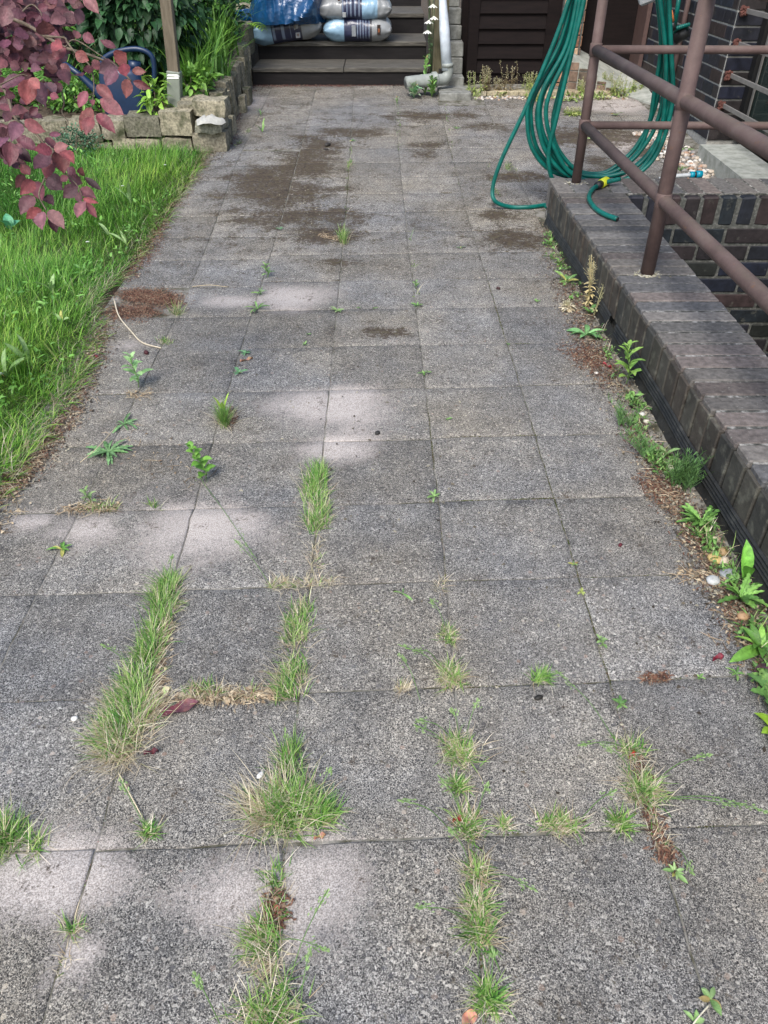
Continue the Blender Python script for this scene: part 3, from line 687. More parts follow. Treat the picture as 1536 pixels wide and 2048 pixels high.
# ------------------------------------------------------------------ house: clinker wall, corner, cellar window with bars, plinth
hs = empty('brick_house', (2.65, 8, .1), 'black and brown clinker brick house wall with white joints', 'house')
HC = [(.010, .012, .024), (.014, .015, .022), (.022, .018, .018), (.030, .021, .020), (.012, .016, .024), (.018, .017, .019)]
yc = 6.74; zt = 2.2
mb = MB(); bricks(mb, (2.652, yc+.02, .14), (0, 1, 0), (0, 0, 1), (-1, 0, 0), 4.6, 2.0, .235, .0985, .012, .012, HC)
bricks(mb, (2.642, yc+.012, .14), (1, 0, 0), (0, 0, 1), (0, -1, 0), .29, 2.0, .29, .0985, .012, .012, HC, False); mb.build('wall', M['brick'], hs)
mb = MB(); mb.box(2.648, 6.5, yc+.012, 11.5, -.2, zt); mb.build('wall_core', M['whitemortar'], hs)
mb = MB(); mb.box(2.93, 6.5, 3.3, yc-.004, .1, zt); mb.build('window_recess', M['black'], hs)
wf_ = MB()
wf_.box(2.84, 2.90, yc-.09, yc-.008, .18, 2.0); wf_.box(2.84, 2.90, 3.4, yc-.09, .18, .26); wf_.box(2.84, 2.90, 3.4, yc-.09, 1.7, 1.8)
wfo = wf_.build('window_frame', M['black'], hs)
mb = MB(); mb.box(2.875, 2.885, 3.4, yc-.09, .26, 1.7); mb.build('glass', M['glass'], wfo)
wb = MB(); wb.box(2.855, 2.862, yc-.16, yc-.13, .26, 1.7); wb.build('sash_edge', M['greyflat'], wfo)
for z in (.40, .61, .82, 1.03):
    mb = MB(); mb.obox((2.70, 5.1, z), (1, 0, 0), (0, 1, 0), (0, 0, 1), .007, 1.66, .016, (1, 1, 1), .002); mb.build('window_bar', M['greyflat'], hs)
    mb = MB()
    for i in range(14):
        a = i/14*6.28; mb.tube([(2.66+rnd.uniform(-.01, .02), yc-.02-rnd.uniform(0, .01), z+.03*math.sin(a)), (2.71, yc-.012, z+.02*math.cos(a))], .012, 5, (.12, .05, .04))
    mb.build('bar_anchor', M['litter'], hs)
mb = MB(); slopebox(mb, 2.48, 2.80, [(3.3, -.1), (3.3, .11), (6.45, .175), (6.45, -.1)]); mb.build('window_plinth', M['palec'], hs)
# sloping concrete cheek with tiled flank, right of the door
pc = empty('concrete_ramp_cheek', (2.4, 8.8, .2), 'wedge shaped pale concrete cheek with small brown tiles on its flank', 'concrete cheek')
mb = MB()
A_, B_, C_, D_ = (1.88, 8.80, .49), (2.42, 8.50, .185), (2.646, 10.6, .50), (2.646, 8.0, .165)
mb.add([A_, B_, D_, C_, (1.99, 9.24, .52), (1.88, 8.80, .1), (2.42, 8.50, .1), (2.646, 8.0, .1), (1.99, 9.24, .1)], [(0, 1, 2, 3, 4), (0, 5, 6, 1), (1, 6, 7, 2), (0, 4, 8, 5)]); mb.build('concrete', M['palec'], pc)
mb = MB(); U_ = (Vector((2.42, 8.5, 0))-Vector((1.88, 8.8, 0))).normalized(); N_ = Vector((U_.y, -U_.x, 0))
for r in range(3):
    for q in range(6):
        u0 = .004+q*.1; z0 = .165+r*.1; zt_ = .485-(u0+.1)*.49
        h = min(.092, zt_-z0)
        if h > .015: mb.obox(Vector((1.88, 8.8, z0+h/2))+U_*(u0+.047)+N_*.004, U_, N_, (0, 0, 1), .045, .006, h/2, jc([(.15, .10, .07), (.19, .13, .09), (.12, .09, .065)]), .003)
mb.build('tiles', M['brick'], pc)
# brown meter cabinet door on the house wall
cbx = empty('wall_cabinet', (2.60, 9, .5), 'brown painted steel cabinet door mounted on the house wall', 'wall cabinet')
c0 = PX(1215, 90, 2.62); c1 = PX(1292, 120, 2.62)
ya, yb = min(c0.y, c1.y), max(c0.y, c1.y)
ya, yb = 8.95, 10.6
mb = MB(); mb.obox((2.615, (ya+yb)/2, .98), (1, 0, 0), (0, 1, 0), (0, 0, 1), .018, (yb-ya)/2, .60, (1, 1, 1), .006); mb.build('door', M['cabinet'], cbx)
mb = MB(); mb.box(2.59, 2.63, ya-.07, ya-.005, .38, 1.6); mb.build('hinge_frame', M['cabinet'], cbx)
mb = MB(); hz = PX(1232, 30, 2.56); mb.tube([(2.60, hz.y, hz.z+.03), (2.55, hz.y, hz.z+.03), (2.54, hz.y-.01, hz.z-.10)], .012, 8, (.5, .45, .2)); mb.build('handle', mat_vcol('brass', .4, .2), cbx, True)
# thin brown standpipe and black cable on the wall
sp_ = MB(); q = PX(1352, 100, 2.58); sp_.tube([(2.6, q.y, .12), (2.6, q.y, 2.1)], .022, 10); tag(sp_.build('standpipe', M['steelpaint'], None, True), 'thin brown pipe running up the clinker house wall', 'pipe')
cbq = MB(); q = PX(1158, 20, 2.61); cbq.tube(spline([(2.60, q.y, 1.6), (2.59, q.y-.02, q.z+.1), (2.60, q.y+.02, q.z-.08)], 6), .008, 6); cbq.tube([(2.60, q.y+.02, q.z-.06), (2.60, q.y+.02, q.z-.13)], .022, 8); tag(cbq.build('cable', M['black'], None, True), 'short black cable hanging with a plug at its end', 'cable')

# gravel strip: single stones
peb_cols = [(.45, .38, .30), (.55, .50, .44), (.35, .28, .22), (.62, .58, .52), (.40, .25, .17), (.30, .28, .26)]
def pebble_mesh(mb, c, r, col, fl=.6):
    n1, n2 = 8, 5; V = []; ph = rnd.random()*6; sx, sy = rnd.uniform(.8, 1.35), rnd.uniform(.7, 1.05); a0 = rnd.random()*3
    for j in range(n2+1):
        th = math.pi*j/n2
        for i in range(n1):
            a = 2*math.pi*i/n1; rr = r*(1+.12*math.sin(2*a+ph)+.06*math.sin(3*a+th*2))
            x, y, z = rr*math.sin(th)*math.cos(a)*sx, rr*math.sin(th)*math.sin(a)*sy, rr*math.cos(th)*fl
            V.append((c[0]+x*math.cos(a0)-y*math.sin(a0), c[1]+x*math.sin(a0)+y*math.cos(a0), c[2]+z))
    mb.add(V, [(j*n1+i, (j+1)*n1+i, (j+1)*n1+(i+1) % n1, j*n1+(i+1) % n1) for j in range(n2) for i in range(n1)], col)
mb = MB()
for i in range(420):
    t = rnd.random()**.8; Y = 4.98+t*2.2; X = 2.42+rnd.gauss(0, .075)-.03*(Y-5)
    if rnd.random() < .25: X -= rnd.random()*.15
    if Y > 6.3: X = 2.15+rnd.random()*.35
    pebble_mesh(mb, (X, Y, gz(Y)+rnd.uniform(-.002, .012)), rnd.uniform(.012, .026), jc(peb_cols, .2))
for i in range(260):
    X = rnd.uniform(.9, 2.4); Y = 8.42+rnd.gauss(0, .035); pebble_mesh(mb, (X, Y, gz(Y)+.002), rnd.uniform(.009, .018), jc(peb_cols, .2))
o = mb.build('gravel', M['pebble'], None, True); tag(o, 'loose pale gravel beside the concrete plinth and brick edging', 'gravel', kind='stuff')

# ------------------------------------------------------------------ stone-edged raised bed
sw = empty('stone_bed_wall', (-1.7, 6.7, .1), 'low wall of rough sandstone blocks holding up the planted bed', 'stone wall')
SC = [(.20, .18, .13), (.24, .215, .16), (.17, .155, .115), (.28, .25, .18), (.15, .14, .105)]
def rock(name, c, U, V, W, hu, hv, hw, col, jit=.008, mat=None, parent=None, n=5, amp=.012, ret=False):
    """a rough-hewn block: rounded box with noisy faces"""
    c = Vector(c); U = Vector(U).normalized(); V = Vector(V).normalized(); W = Vector(W).normalized(); mb = MB(); sd = rnd.randrange(50)
    g = np.linspace(-1, 1, n+1); Vs = []; F = []
    for ax in range(3):
        for s_ in (-1, 1):
            o = len(Vs)
            for a in g:
                for b in g:
                    q = [0, 0, 0]; q[ax] = s_; q[(ax+1) % 3] = a; q[(ax+2) % 3] = b
                    L = math.sqrt(sum(t*t for t in q)); k = .13
                    q = [t*(1-k)+t/L*k*1.35 for t in q]; Vs.append(q)
            for i in range(n):
                for j in range(n):
                    a = o+i*(n+1)+j; f = (a, a+n+1, a+n+2, a+1); F.append(f if s_ > 0 else f[::-1])
    A = np.array(Vs); Pm = np.array([list(c+U*q[0]*hu+V*q[1]*hv+W*q[2]*hw) for q in Vs])
    d = wob(Pm, 16, sd % 9, 4)[:, None]*A*amp; Pm = Pm+d
    mb.add([tuple(p) for p in Pm], F, col); return mb.build(name, mat or M['stone'], parent, True)
# front face of the bed (towards the camera), two courses following the photo's joints
y0 = 6.66
def fr(x0p, x1p, ytp, ybp, depth=.13, Y=None, col=None):
    Yq = Y or (6.62+.10*max(0, (450-(x0p+x1p)/2))/300)
    a = PY(x0p, ybp, Yq); b = PY(x1p, ytp, Yq)
    rock('stone', ((a.x+b.x)/2, Yq+depth, (a.z+b.z)/2), (1, -.1, 0), (0, 1, 0), (0, 0, 1), (b.x-a.x)/2-.006, depth, (b.z-a.z)/2-.004, col or jc(SC, .15), parent=sw)
for t in [(-60, 0, 246, 290), (0, 75, 244, 290), (78, 132, 242, 285), (135, 200, 240, 283), (202, 248, 240, 282), (250, 320, 232, 277), (320, 382, 222, 275), (386, 450, 200, 238)]: fr(*t)
for t in [(-60, 20, 290, 330), (22, 90, 288, 328), (92, 150, 286, 324), (152, 225, 284, 322), (228, 322, 279, 318), (324, 384, 276, 315), (386, 452, 264, 312)]: fr(*t)
fr(388, 446, 238, 268, .12, 6.58, (.26, .25, .20))
# chalky lump on the corner stone
mb = MB(); 
cc = PY(415, 243, 6.50)
V = []; n = 14
for j in range(6):
    for i in range(n):
        a = i/n*6.28; r = (1-j/5.5)**.5; V.append((cc.x+math.cos(a)*.115*r*(1+.15*math.sin(3*a+1)), cc.y+.07+math.sin(a)*.09*r*(1+.2*math.sin(2*a)), cc.z-.02+.045*(j/5)**.7+.012*math.sin(a*3+j)))
mb.add(V, [(j*n+i, j*n+(i+1) % n, (j+1)*n+(i+1) % n, (j+1)*n+i) for j in range(5) for i in range(n)]+[tuple(5*n+i for i in range(n))], (.40, .395, .36)); mb.build('chalk_crust', M['white'], sw, True)
# flank along the path: slabs standing on edge
yy = 6.75; i = 0
while yy < 9.0:
    w = rnd.uniform(.05, .11) if i > 2 else .12; h = rnd.uniform(.27, .33)+.02*(yy-6.7)
    rock('stone', (-1.415-.01*(yy-6.7)+rnd.uniform(-.012, .012), yy+w/2, gz(yy)+h/2-.02), (1, 0, 0), (.0, 1, rnd.uniform(-.12, .02)), (rnd.uniform(-.06, .06), rnd.uniform(-.12, .05), 1), .055, w/2-.002, h/2, jc(SC, .25), n=4, parent=sw, amp=.010)
    rock('stone', (-1.57, yy+w/2, gz(yy)+h-.03), (1, 0, 0), (0, 1, 0), (0, 0, 1), .09, w/2-.003, .04, jc(SC, .2), n=3, parent=sw)
    yy += w+.006; i += 1
for (yy, w) in ((6.95, .16), (7.15, .14), (7.9, .12), (8.2, .16)):
    rock('stone', (-1.32, yy, gz(yy)+.06), (1, .1, 0), (0, 1, 0), (0, 0, 1), .035, w/2, .08, jc(SC, .2), n=4, parent=sw)
for (yy, z) in ((8.85, .55), (9.3, .68), (9.9, .8)):
    rock('stone', (-1.5, yy, z-.1), (1, .1, 0), (0, 1, 0), (0, 0, 1), .11, .17, .14, jc(SC, .2), n=4, parent=sw)
# bed soil
mb = MB(); V = []; nx, ny = 30, 16
for j in range(ny+1):
    for i in range(nx+1):
        X = -9+7.48*i/nx; Y = 6.85+5*j/ny; V.append((X, Y, .30+.075*(Y-6.85)+.03*math.sin(X*3)*math.sin(Y*4)))
mb.add(V, [(j*(nx+1)+i, j*(nx+1)+i+1, (j+1)*(nx+1)+i+1, (j+1)*(nx+1)+i) for j in range(ny) for i in range(nx)])
tag(mb.build('bed_soil', M['soil']), kind='structure')
def bedz(Y): return .30+.075*(Y-6.85)

# ------------------------------------------------------------------ grass and leaf generators
def blades(roots, L, W, az, lean, curl, col, segs=4, tipc=None):
    n = len(L); t = np.linspace(0, 1, segs+1)
    phi = np.clip(lean[:, None]+curl[:, None]*t[None, :], -.2, 1.75)
    dl = (L/segs)[:, None]
    hx = np.concatenate([np.zeros((n, 1)), np.cumsum(np.sin(phi[:, :-1])*dl, 1)], 1)
    hz = np.concatenate([np.zeros((n, 1)), np.cumsum(np.cos(phi[:, :-1])*dl, 1)], 1)
    hz = np.maximum(hz, .002*t[None, :])
    ca, sa = np.cos(az)[:, None], np.sin(az)[:, None]
    bend = (rng.normal(0, .12, n)[:, None])*L[:, None]*t[None, :]**2
    X = roots[:, 0:1]+hx*ca-bend*sa; Y = roots[:, 1:2]+hx*sa+bend*ca; Z = roots[:, 2:3]+hz
    w = W[:, None]*np.array([.7, 1, .85, .5, .06])[None, :segs+1] if segs == 4 else W[:, None]*(1-.92*t[None, :]**1.5)
    sx, sy = -sa*w/2, ca*w/2
    V = np.stack([np.stack([X-sx, Y-sy, Z], -1), np.stack([X+sx, Y+sy, Z+w*.15], -1)], 2)      # n, seg+1, 2, 3
    k = 2*(segs+1); base = (np.arange(n)*k)[:, None, None]
    j = np.arange(segs)[None, :, None]*2
    F = (base+j+np.array([0, 1, 3, 2])[None, None, :]).reshape(-1, 4)
    C = np.repeat(col[:, None, :], segs+1, 1)
    if tipc is not None: C = C*(1-t[None, :, None]**1.5)+tipc[:, None, :]*t[None, :, None]**1.5
    C = np.repeat(C[:, :, None, :], 2, 2)
    return V.reshape(-1, 3), F, C.reshape(-1, 3)
GREEN = np.array([(.075, .20, .035), (.15, .33, .06), (.05, .14, .028), (.30, .46, .11), (.11, .27, .035), (.38, .48, .18)])
STRAW = np.array([(.60, .50, .34), (.72, .63, .46), (.42, .32, .20), (.78, .70, .55), (.46, .43, .25)])
def pick(P, n, f=.22): return P[rng.integers(0, len(P), n)]*rng.uniform(1-f, 1+f, (n, 1))
def path_roots(P, n, sd):
    P = [np.array(p) for p in P]
    if len(P) == 1: B = np.repeat(P[0][None], n, 0)
    else:
        s = rng.random(n)*(len(P)-1); k = np.minimum(s.astype(int), len(P)-2); f = (s-k)[:, None]; A = np.array(P); B = A[k]*(1-f)+A[k+1]*f
    B = B.copy(); B[:, :2] += rng.normal(0, sd, (n, 2)); B[:, 2] = gzn(B[:, 1])-.003
    return B
def tuft(px, n, L, sd, green, label, stalks=(), az=None, sp=1.0, dark=1.0, group=None, stw=1.0, up=0):
    P = [G(*q) for q in px]; loc = sum(P, Vector())/len(P)
    n = int(n*.62); green = green*.88; lo_ = px[0][1] > 1690 and px[0][0] < 700; L = L*(.62 if lo_ else .82); n = int(n*(.8 if lo_ else 1.12)); sd = sd*.82; ng = int(n*green); ns = n-ng; mb = MB()
    sd = sd*1.0
    if ng:
        r = path_roots(P, ng, sd); a = rng.uniform(0, 6.283, ng) if az is None else rng.normal(az, 1.0, ng)
        V, F, C = blades(r, L*rng.uniform(.45, 1.15, ng), np.full(ng, .0023)*rng.uniform(.7, 1.25, ng), a, rng.uniform(.15, 1.25, ng)*sp*(1-up), rng.uniform(.2, 1.1, ng)*(1-up*.6), pick(GREEN, ng)*dark, tipc=pick(GREEN, ng)*1.25); mb.addnp(V, F, C)
    if ns:
        r = path_roots(P, ns, sd*1.15); a = rng.uniform(0, 6.283, ns) if az is None else rng.normal(az+.3, 1.5, ns)
        V, F, C = blades(r, L*(.45+1.0*rng.random(ns)**1.6)*stw, np.full(ns, .0015)*rng.uniform(.7, 1.2, ns), a, rng.uniform(.5, 1.25, ns), rng.uniform(.2, .9, ns), pick(STRAW, ns)); mb.addnp(V, F, C)
    for (bx, by, tx, ty, hh) in stalks:        # flowering stalks with a loose green panicle
        a = G(bx, by); tp = G(tx, ty, hh); mid = a.lerp(tp, .45)+Vector((0, 0, hh*.35)); pts = spline([a, mid, tp], 7)
        mb.tube(pts, [.0011]*len(pts), 4, (.14, .25, .08), False)
        d = (pts[-1]-pts[-4]).normalized(); q = pts[-5]
        for i in range(26):
            t = rnd.random(); c = q.lerp(tp, t); off_ = Vector((rnd.gauss(0, 1), rnd.gauss(0, 1), rnd.gauss(0, .7)))*.006*(1.15-t)
            u = (d+off_*60*rnd.uniform(.2, .8)).normalized()*.008; s_ = u.cross(Vector((0, 0, 1))).normalized()*.0016
            c2 = c+off_; mb.add([c2, c2+u*.5+s_, c2+u, c2+u*.5-s_], [(0, 1, 2, 3)], jc([(.26, .40, .14), (.34, .46, .2), (.2, .32, .1)]))
    for v in range(len(mb.v)): pass
    o = mb.build('grass_tuft', M['grass'])
    shift_origin(o, loc); return tag(o, label, 'grass tuft', group or 'grass tufts growing in the slab joints')
def shift_origin(o, loc):
    loc = Vector(loc); o.data.transform(Matrix.Translation(-loc)); o.location = loc

# ------------------------------------------------------------------ tufts in the joints
tuft([(622, 975), (632, 1000), (640, 1040), (630, 1060)], 900, .085, .020, .62, 'long green tuft with straw fringe in the centre joint below the pale patch', az=1.6)
tuft([(640, 945), (628, 985)], 380, .095, .018, .8, 'upright green tuft top of the centre joint clump, nearest the pale patch', az=1.6, up=.4)
tuft([(632, 1085), (630, 1140)], 120, .055, .010, .12, 'thin dry straw wisp between the two centre joint clumps')
tuft([(545, 1168), (600, 1170), (670, 1165)], 460, .05, .012, .10, 'flat dry straw tuft spread along a cross joint')
tuft([(605, 1210), (600, 1260), (585, 1290)], 600, .065, .020, .5, 'mixed green and straw tuft right below the flat dry straw', az=2.4)
tuft([(600, 1330), (580, 1370), (575, 1395)], 620, .07, .021, .55, 'green and straw tuft at the joint crossing right of the dark fallen leaf', az=2.5)
tuft([(360, 1392), (430, 1390), (520, 1392)], 520, .045, .011, .16, 'low dry straw tuft along the cross joint above the dark fallen leaf')
tuft([(385, 1380), (430, 1378)], 110, .05, .008, .8, 'short green sprigs rising from the dry straw cross joint')
tuft([(345, 1165), (330, 1200), (322, 1240)], 800, .09, .017, .84, 'topmost dark green part of the long left joint grass', az=2.0, dark=.85, stalks=[(340, 1180, 345, 1110, .06)])
tuft([(318, 1250), (305, 1300), (295, 1330)], 700, .085, .017, .75, 'middle green part of the long left joint grass', az=2.2, dark=.9)
tuft([(285, 1350), (270, 1400), (265, 1430)], 950, .095, .022, .7, 'broad green part of the left joint grass beside the dark fallen leaf', az=2.3, stalks=[(280, 1350, 205, 1290, .05)])
tuft([(262, 1430), (245, 1470), (235, 1495)], 1300, .105, .026, .55, 'largest green tuft with a wide straw skirt, lower end of left joint', az=2.6)
tuft([(262, 1450), (245, 1500), (240, 1525)], 420, .10, .022, .0, 'straw coloured skirt hanging below the largest left tuft', az=3.6)
tuft([(310, 1290), (325, 1250), (350, 1190)], 420, .055, .016, .0, 'bleached straw lying right of the dark green left joint grass', az=-.5)
tuft([(300, 1400), (290, 1440)], 320, .08, .018, .0, 'bleached straw lying right of the largest left tuft', az=-.4)
tuft([(580, 1590), (590, 1625), (560, 1640)], 1000, .10, .028, .72, 'big spreading green tuft at the joint crossing above the pale patch', stalks=[(580, 1560, 570, 1460, .05), (640, 1600, 660, 1540, .06)])
tuft([(540, 1600), (530, 1640)], 560, .11, .022, .08, 'pale straw fan left of the big spreading green tuft', az=3.3)
tuft([(625, 1630), (645, 1640)], 360, .085, .018, .85, 'green right hand end of the big spreading tuft', az=.8)
tuft([(578, 1500), (580, 1545)], 240, .075, .011, .8, 'thin green column of blades climbing above the big spreading tuft', az=1.7, up=.4)
tuft([(555, 1745), (557, 1775)], 120, .075, .010, .85, 'small bright green tuft on top edge of the pale patch', az=2.2)
tuft([(548, 1795), (560, 1830)], 220, .055, .014, .45, 'small brownish tuft in the middle of the pale patch')
tuft([(535, 1870), (525, 1890)], 620, .095, .022, .55, 'shaggy green tuft at lower end of the pale patch', az=3.1, stalks=[(550, 1880, 655, 1900, .06)])
tuft([(540, 1935), (545, 1960)], 200, .08, .014, .1, 'dry straw wisp joining the two lowest middle tufts')
tuft([(520, 2040), (560, 2035)], 800, .11, .028, .62, 'green and straw tuft cut by the bottom edge of the picture', stalks=[(570, 1990, 655, 1780, .10), (440, 2048, 390, 1950, .08), (600, 2030, 620, 1900, .08)])
tuft([(5, 1668), (20, 1690)], 480, .085, .02, .85, 'green tuft at the left picture edge', dark=.85)
tuft([(60, 1690), (85, 1695)], 120, .07, .01, .7, 'small sprawling tuft just right of the left edge tuft')
tuft([(297, 1665)], 160, .055, .008, .8, 'small green tuft alone on a cross joint in the lower left', stalks=[(290, 1655, 240, 1560, .04)])
tuft([(140, 1855), (150, 1865)], 150, .06, .009, .5, 'small thin tuft in the lower left corner joint')
tuft([(140, 1905), (120, 1960)], 60, .05, .005, .1, 'few dry roots in the joint below the small thin lower left tuft')
tuft([(893, 1258), (897, 1285)], 300, .045, .010, .5, 'round yellow green tuft highest in the right centre joint', stalks=[(890, 1255, 862, 1200, .05)])
tuft([(900, 1340), (905, 1365)], 620, .055, .016, .42, 'round bushy straw tuft at a joint crossing right of centre', stalks=[(885, 1340, 800, 1290, .05), (880, 1330, 830, 1300, .07)])
tuft([(800, 1378), (812, 1374)], 150, .035, .008, .05, 'small rusty dry tuft on the cross joint left of the bushy straw tuft', stalks=[(840, 1400, 800, 1310, .08)])
tuft([(1065, 1362), (1090, 1358)], 160, .06, .008, .9, 'short dark green tuft lying along a cross joint on the right', az=.8)
tuft([(912, 1490), (925, 1520)], 620, .06, .018, .5, 'bushy yellow green tuft in the middle of the right centre joint', stalks=[(905, 1480, 835, 1440, .07), (930, 1480, 955, 1400, .07), (918, 1480, 905, 1420, .07), (895, 1490, 830, 1450, .04)])
tuft([(912, 1568), (918, 1578)], 240, .05, .008, .75, 'small green tuft just below the bushy yellow green one')
tuft([(930, 1640), (940, 1665)], 420, .058, .014, .48, 'straw tuft at the lowest right centre joint crossing', stalks=[(925, 1640, 880, 1555, .07), (900, 1660, 800, 1600, .09), (950, 1640, 975, 1570, .07)])
tuft([(1005, 1648), (1012, 1652)], 150, .042, .007, .4, 'tiny straw tuft on the cross joint, first right of the crossing')
tuft([(1085, 1648), (1120, 1650), (1150, 1652)], 480, .05, .010, .4, 'wide straw and green tuft lying along the lower cross joint')
tuft([(1235, 1645), (1245, 1650)], 260, .055, .010, .8, 'dark green tuft on the lower cross joint near the right joint', stalks=[(1160, 1640, 1230, 1580, .06)])
tuft([(1255, 1500), (1275, 1510)], 260, .06, .013, .5, 'upper sparse tuft in the right hand joint with a red petal', stalks=[(1250, 1495, 1160, 1490, .05)])
tuft([(1285, 1570), (1290, 1600)], 560, .07, .018, .55, 'big wiry tuft in the right hand joint with long stalks', stalks=[(1300, 1570, 1420, 1510, .10), (1300, 1600, 1480, 1610, .04), (1330, 1595, 1536, 1625, .08), (1270, 1560, 1205, 1490, .07)])
tuft([(1300, 1640), (1330, 1700)], 90, .05, .010, .1, 'dry wisps below the big wiry right hand tuft', stalks=[(1345, 1690, 1385, 1745, .04)])
tuft([(952, 1735), (958, 1760)], 300, .06, .013, .35, 'straw tuft below the lowest right centre crossing', stalks=[(940, 1730, 900, 1660, .06), (970, 1750, 1070, 1780, .07)])
tuft([(952, 1800), (958, 1830)], 380, .06, .013, .5, 'wiry tuft in the middle of the lowest joint stretch')
tuft([(958, 1850), (962, 1880)], 380, .065, .013, .6, 'dark wiry tuft above the mossy joint gap', stalks=[(935, 1845, 835, 1815, .08)])
tuft([(972, 1985), (978, 2010)], 360, .065, .012, .75, 'green tuft at the bottom edge right of centre', stalks=[(980, 1990, 985, 1900, .05)])
tuft([(445, 840), (452, 855)], 420, .12, .009, .85, 'tall thin green tuft with a rusty base left of the pale patch', up=.6, dark=.85)
tuft([(683, 478), (688, 490)], 300, .12, .011, .65, 'upright tuft in dry moss far up the middle joint', up=.5)
tuft([(350, 622), (358, 630)], 220, .09, .012, .4, 'straw tuft at the edge of the brown litter patch')
tuft([(325, 680), (335, 690)], 200, .045, .016, .6, 'low mossy yellow tuft at the end of the pale twig')
tuft([(180, 1018), (230, 1018)], 180, .06, .014, .5, 'sparse tuft on the left slab edge above the pale sandy patch')
tuft([(300, 1010), (318, 1018)], 60, .05, .006, .9, 'few fine green blades on the joint right of the sparse left tuft')
tuft([(880, 1160), (882, 1185)], 90, .045, .009, .1, 'thin dry tuft highest in the right centre joint near the mossy joint')
tuft([(1012, 336), (1020, 340)], 90, .075, .012, .8, 'small bright tuft between the slabs left of the green hose loop', sp=1.2)
tuft([(700, 322), (698, 335)], 90, .06, .012, .6, 'small faded tuft far up the middle joint')
tuft([(405, 965), (410, 975)], 8, .03, .004, .6, 'long green grass stem lying across the left sandy slab', stalks=[(408, 968, 400, 955, .02), (408, 968, 510, 1115, .03)])
tuft([(540, 1175), (548, 1178)], 30, .06, .005, .6, 'thin grass stem left of the flat dry straw', stalks=[(540, 1170, 470, 1080, .05)])
tuft([(1228, 1478), (1232, 1484)], 12, .04, .005, .6, 'long bending grass stem right of the bushy yellow green tuft', stalks=[(1230, 1480, 1110, 1340, .07)])

# ------------------------------------------------------------------ broad leaved weeds
WG = [(.11, .23, .06), (.15, .29, .08), (.09, .19, .055), (.2, .34, .10)]
def leaf(mb, base, d, up, L, W, col, toothed=0, bend=.25, n=6, fold=.25, tip=1.6, wb=.12):
    d = Vector(d).normalized(); up = Vector(up); s = d.cross(up).normalized(); up = s.cross(d).normalized()
    V = []; C = []; F = []
    for i in range(n+1):
        t = i/n; w = W*(math.sin(math.pi*min(1, t**1.35*.96+.02))**.75)+W*wb*(1-t)
        if toothed: w *= (1.2 if i % 2 else .62) if 0 < i < n else 1
        if i == n: w = W*.02
        c = Vector(base)+d*L*t*(1-.08*bend*t)+up*(L*(.35*t*bend-bend*t*t*.9))
        f = fold*w
        cm = tuple(q*(1.25 if True else 1) for q in col)
        V += [c-s*w/2+up*f, c, c+s*w/2+up*f]; C += [col, cm, col]
    for i in range(n):
        a = i*3; F += [(a, a+1, a+4, a+3), (a+1, a+2, a+5, a+4)]
    mb.add(V, F, C)
def rosette(px, n, L, W, label, name='weed', toothed=0, lean=(.9, 1.35), cols=WG, cat='weed', group='small weeds growing between the slabs', layers=1, up=0, off=(0, 0, 0), bend=.5, nseg=6):
    c = G(*px)+Vector(off); mb = MB(); a0 = rnd.random()*6.28
    for i in range(n):
        a = a0+i*2.399+rnd.uniform(-.5, .5); f = (.5+.45*(1-i/n))*rnd.uniform(.65, 1.2); th = rnd.uniform(*lean)*(.75+.25*f)
        d = (math.cos(a)*math.sin(th), math.sin(a)*math.sin(th), math.cos(th)+.05)
        leaf(mb, c+Vector((0, 0, .002+up*i/n)), d, (rnd.gauss(0, .25), rnd.gauss(0, .25), 1), L*f, W*f*rnd.uniform(.8, 1.15), jc(cols, .28) if rnd.random() > .08 or n < 6 or 'dandelion' in label else jc([(.34, .33, .09), (.26, .2, .08)]), toothed, bend*rnd.uniform(.6, 1.3), nseg)
    if up: mb.tube([c, c+Vector((0, 0, up*1.02))], [.002, .0014], 5, (.14, .26, .07), False)
    o = mb.build(name, M['leaf'], None, True); shift_origin(o, c); return tag(o, label, cat, group)
def stemmy(px, H, n, L, W, label, lean=(0, 0), cols=WG, name='weed', cat='weed', group='small weeds growing between the slabs', toothed=0, z0=None, off=(0, 0, 0)):
    c = (G(*px) if z0 is None else PZ(px[0], px[1], z0))+Vector(off); mb = MB(); pts = []
    for i in range(7): t = i/6; pts.append(c+Vector((lean[0]*t*t*H+.006*math.sin(t*6), lean[1]*t*t*H, H*t)))
    mb.tube(pts, [.0022*(1.1-.6*i/6) for i in range(7)], 6, (.17, .26, .09), False)
    a0 = rnd.random()*6
    for i in range(n):
        t = .08+.92*(i+1)/n; k = t*6; q = pts[min(int(k), 5)].lerp(pts[min(int(k)+1, 6)], k-int(k)); a = a0+i*2.4; th = rnd.uniform(.9, 1.35)*(1-.45*t)
        f = (1.1-.5*t) if t < .9 else .5
        leaf(mb, q, (math.cos(a)*math.sin(th), math.sin(a)*math.sin(th), math.cos(th)), (0, 0, 1), L*f*rnd.uniform(.8, 1.15), W*f, jc(cols, .15), toothed, .5)
    o = mb.build(name, M['leaf'], None, True); shift_origin(o, c); return tag(o, label, cat, group)
PALE = [(.22, .34, .13), (.27, .39, .16), (.18, .30, .1)]; BLUEG = [(.12, .27, .12), (.16, .32, .15), (.1, .22, .1)]
rosette((868, 995), 12, .042, .011, 'star shaped light green rosette at the joint crossing in mid path', cols=PALE)
rosette((849, 748), 9, .042, .011, 'light green rosette in the right centre joint beside the mossy line')
rosette((675, 624), 10, .05, .014, 'bright low rosette on the centre joint, left of two tiny sprouts', cols=PALE)
rosette((717, 617), 5, .024, .008, 'tiny sprout first right of the bright low rosette')
rosette((750, 618), 5, .026, .008, 'tiny sprout second right of the bright low rosette')
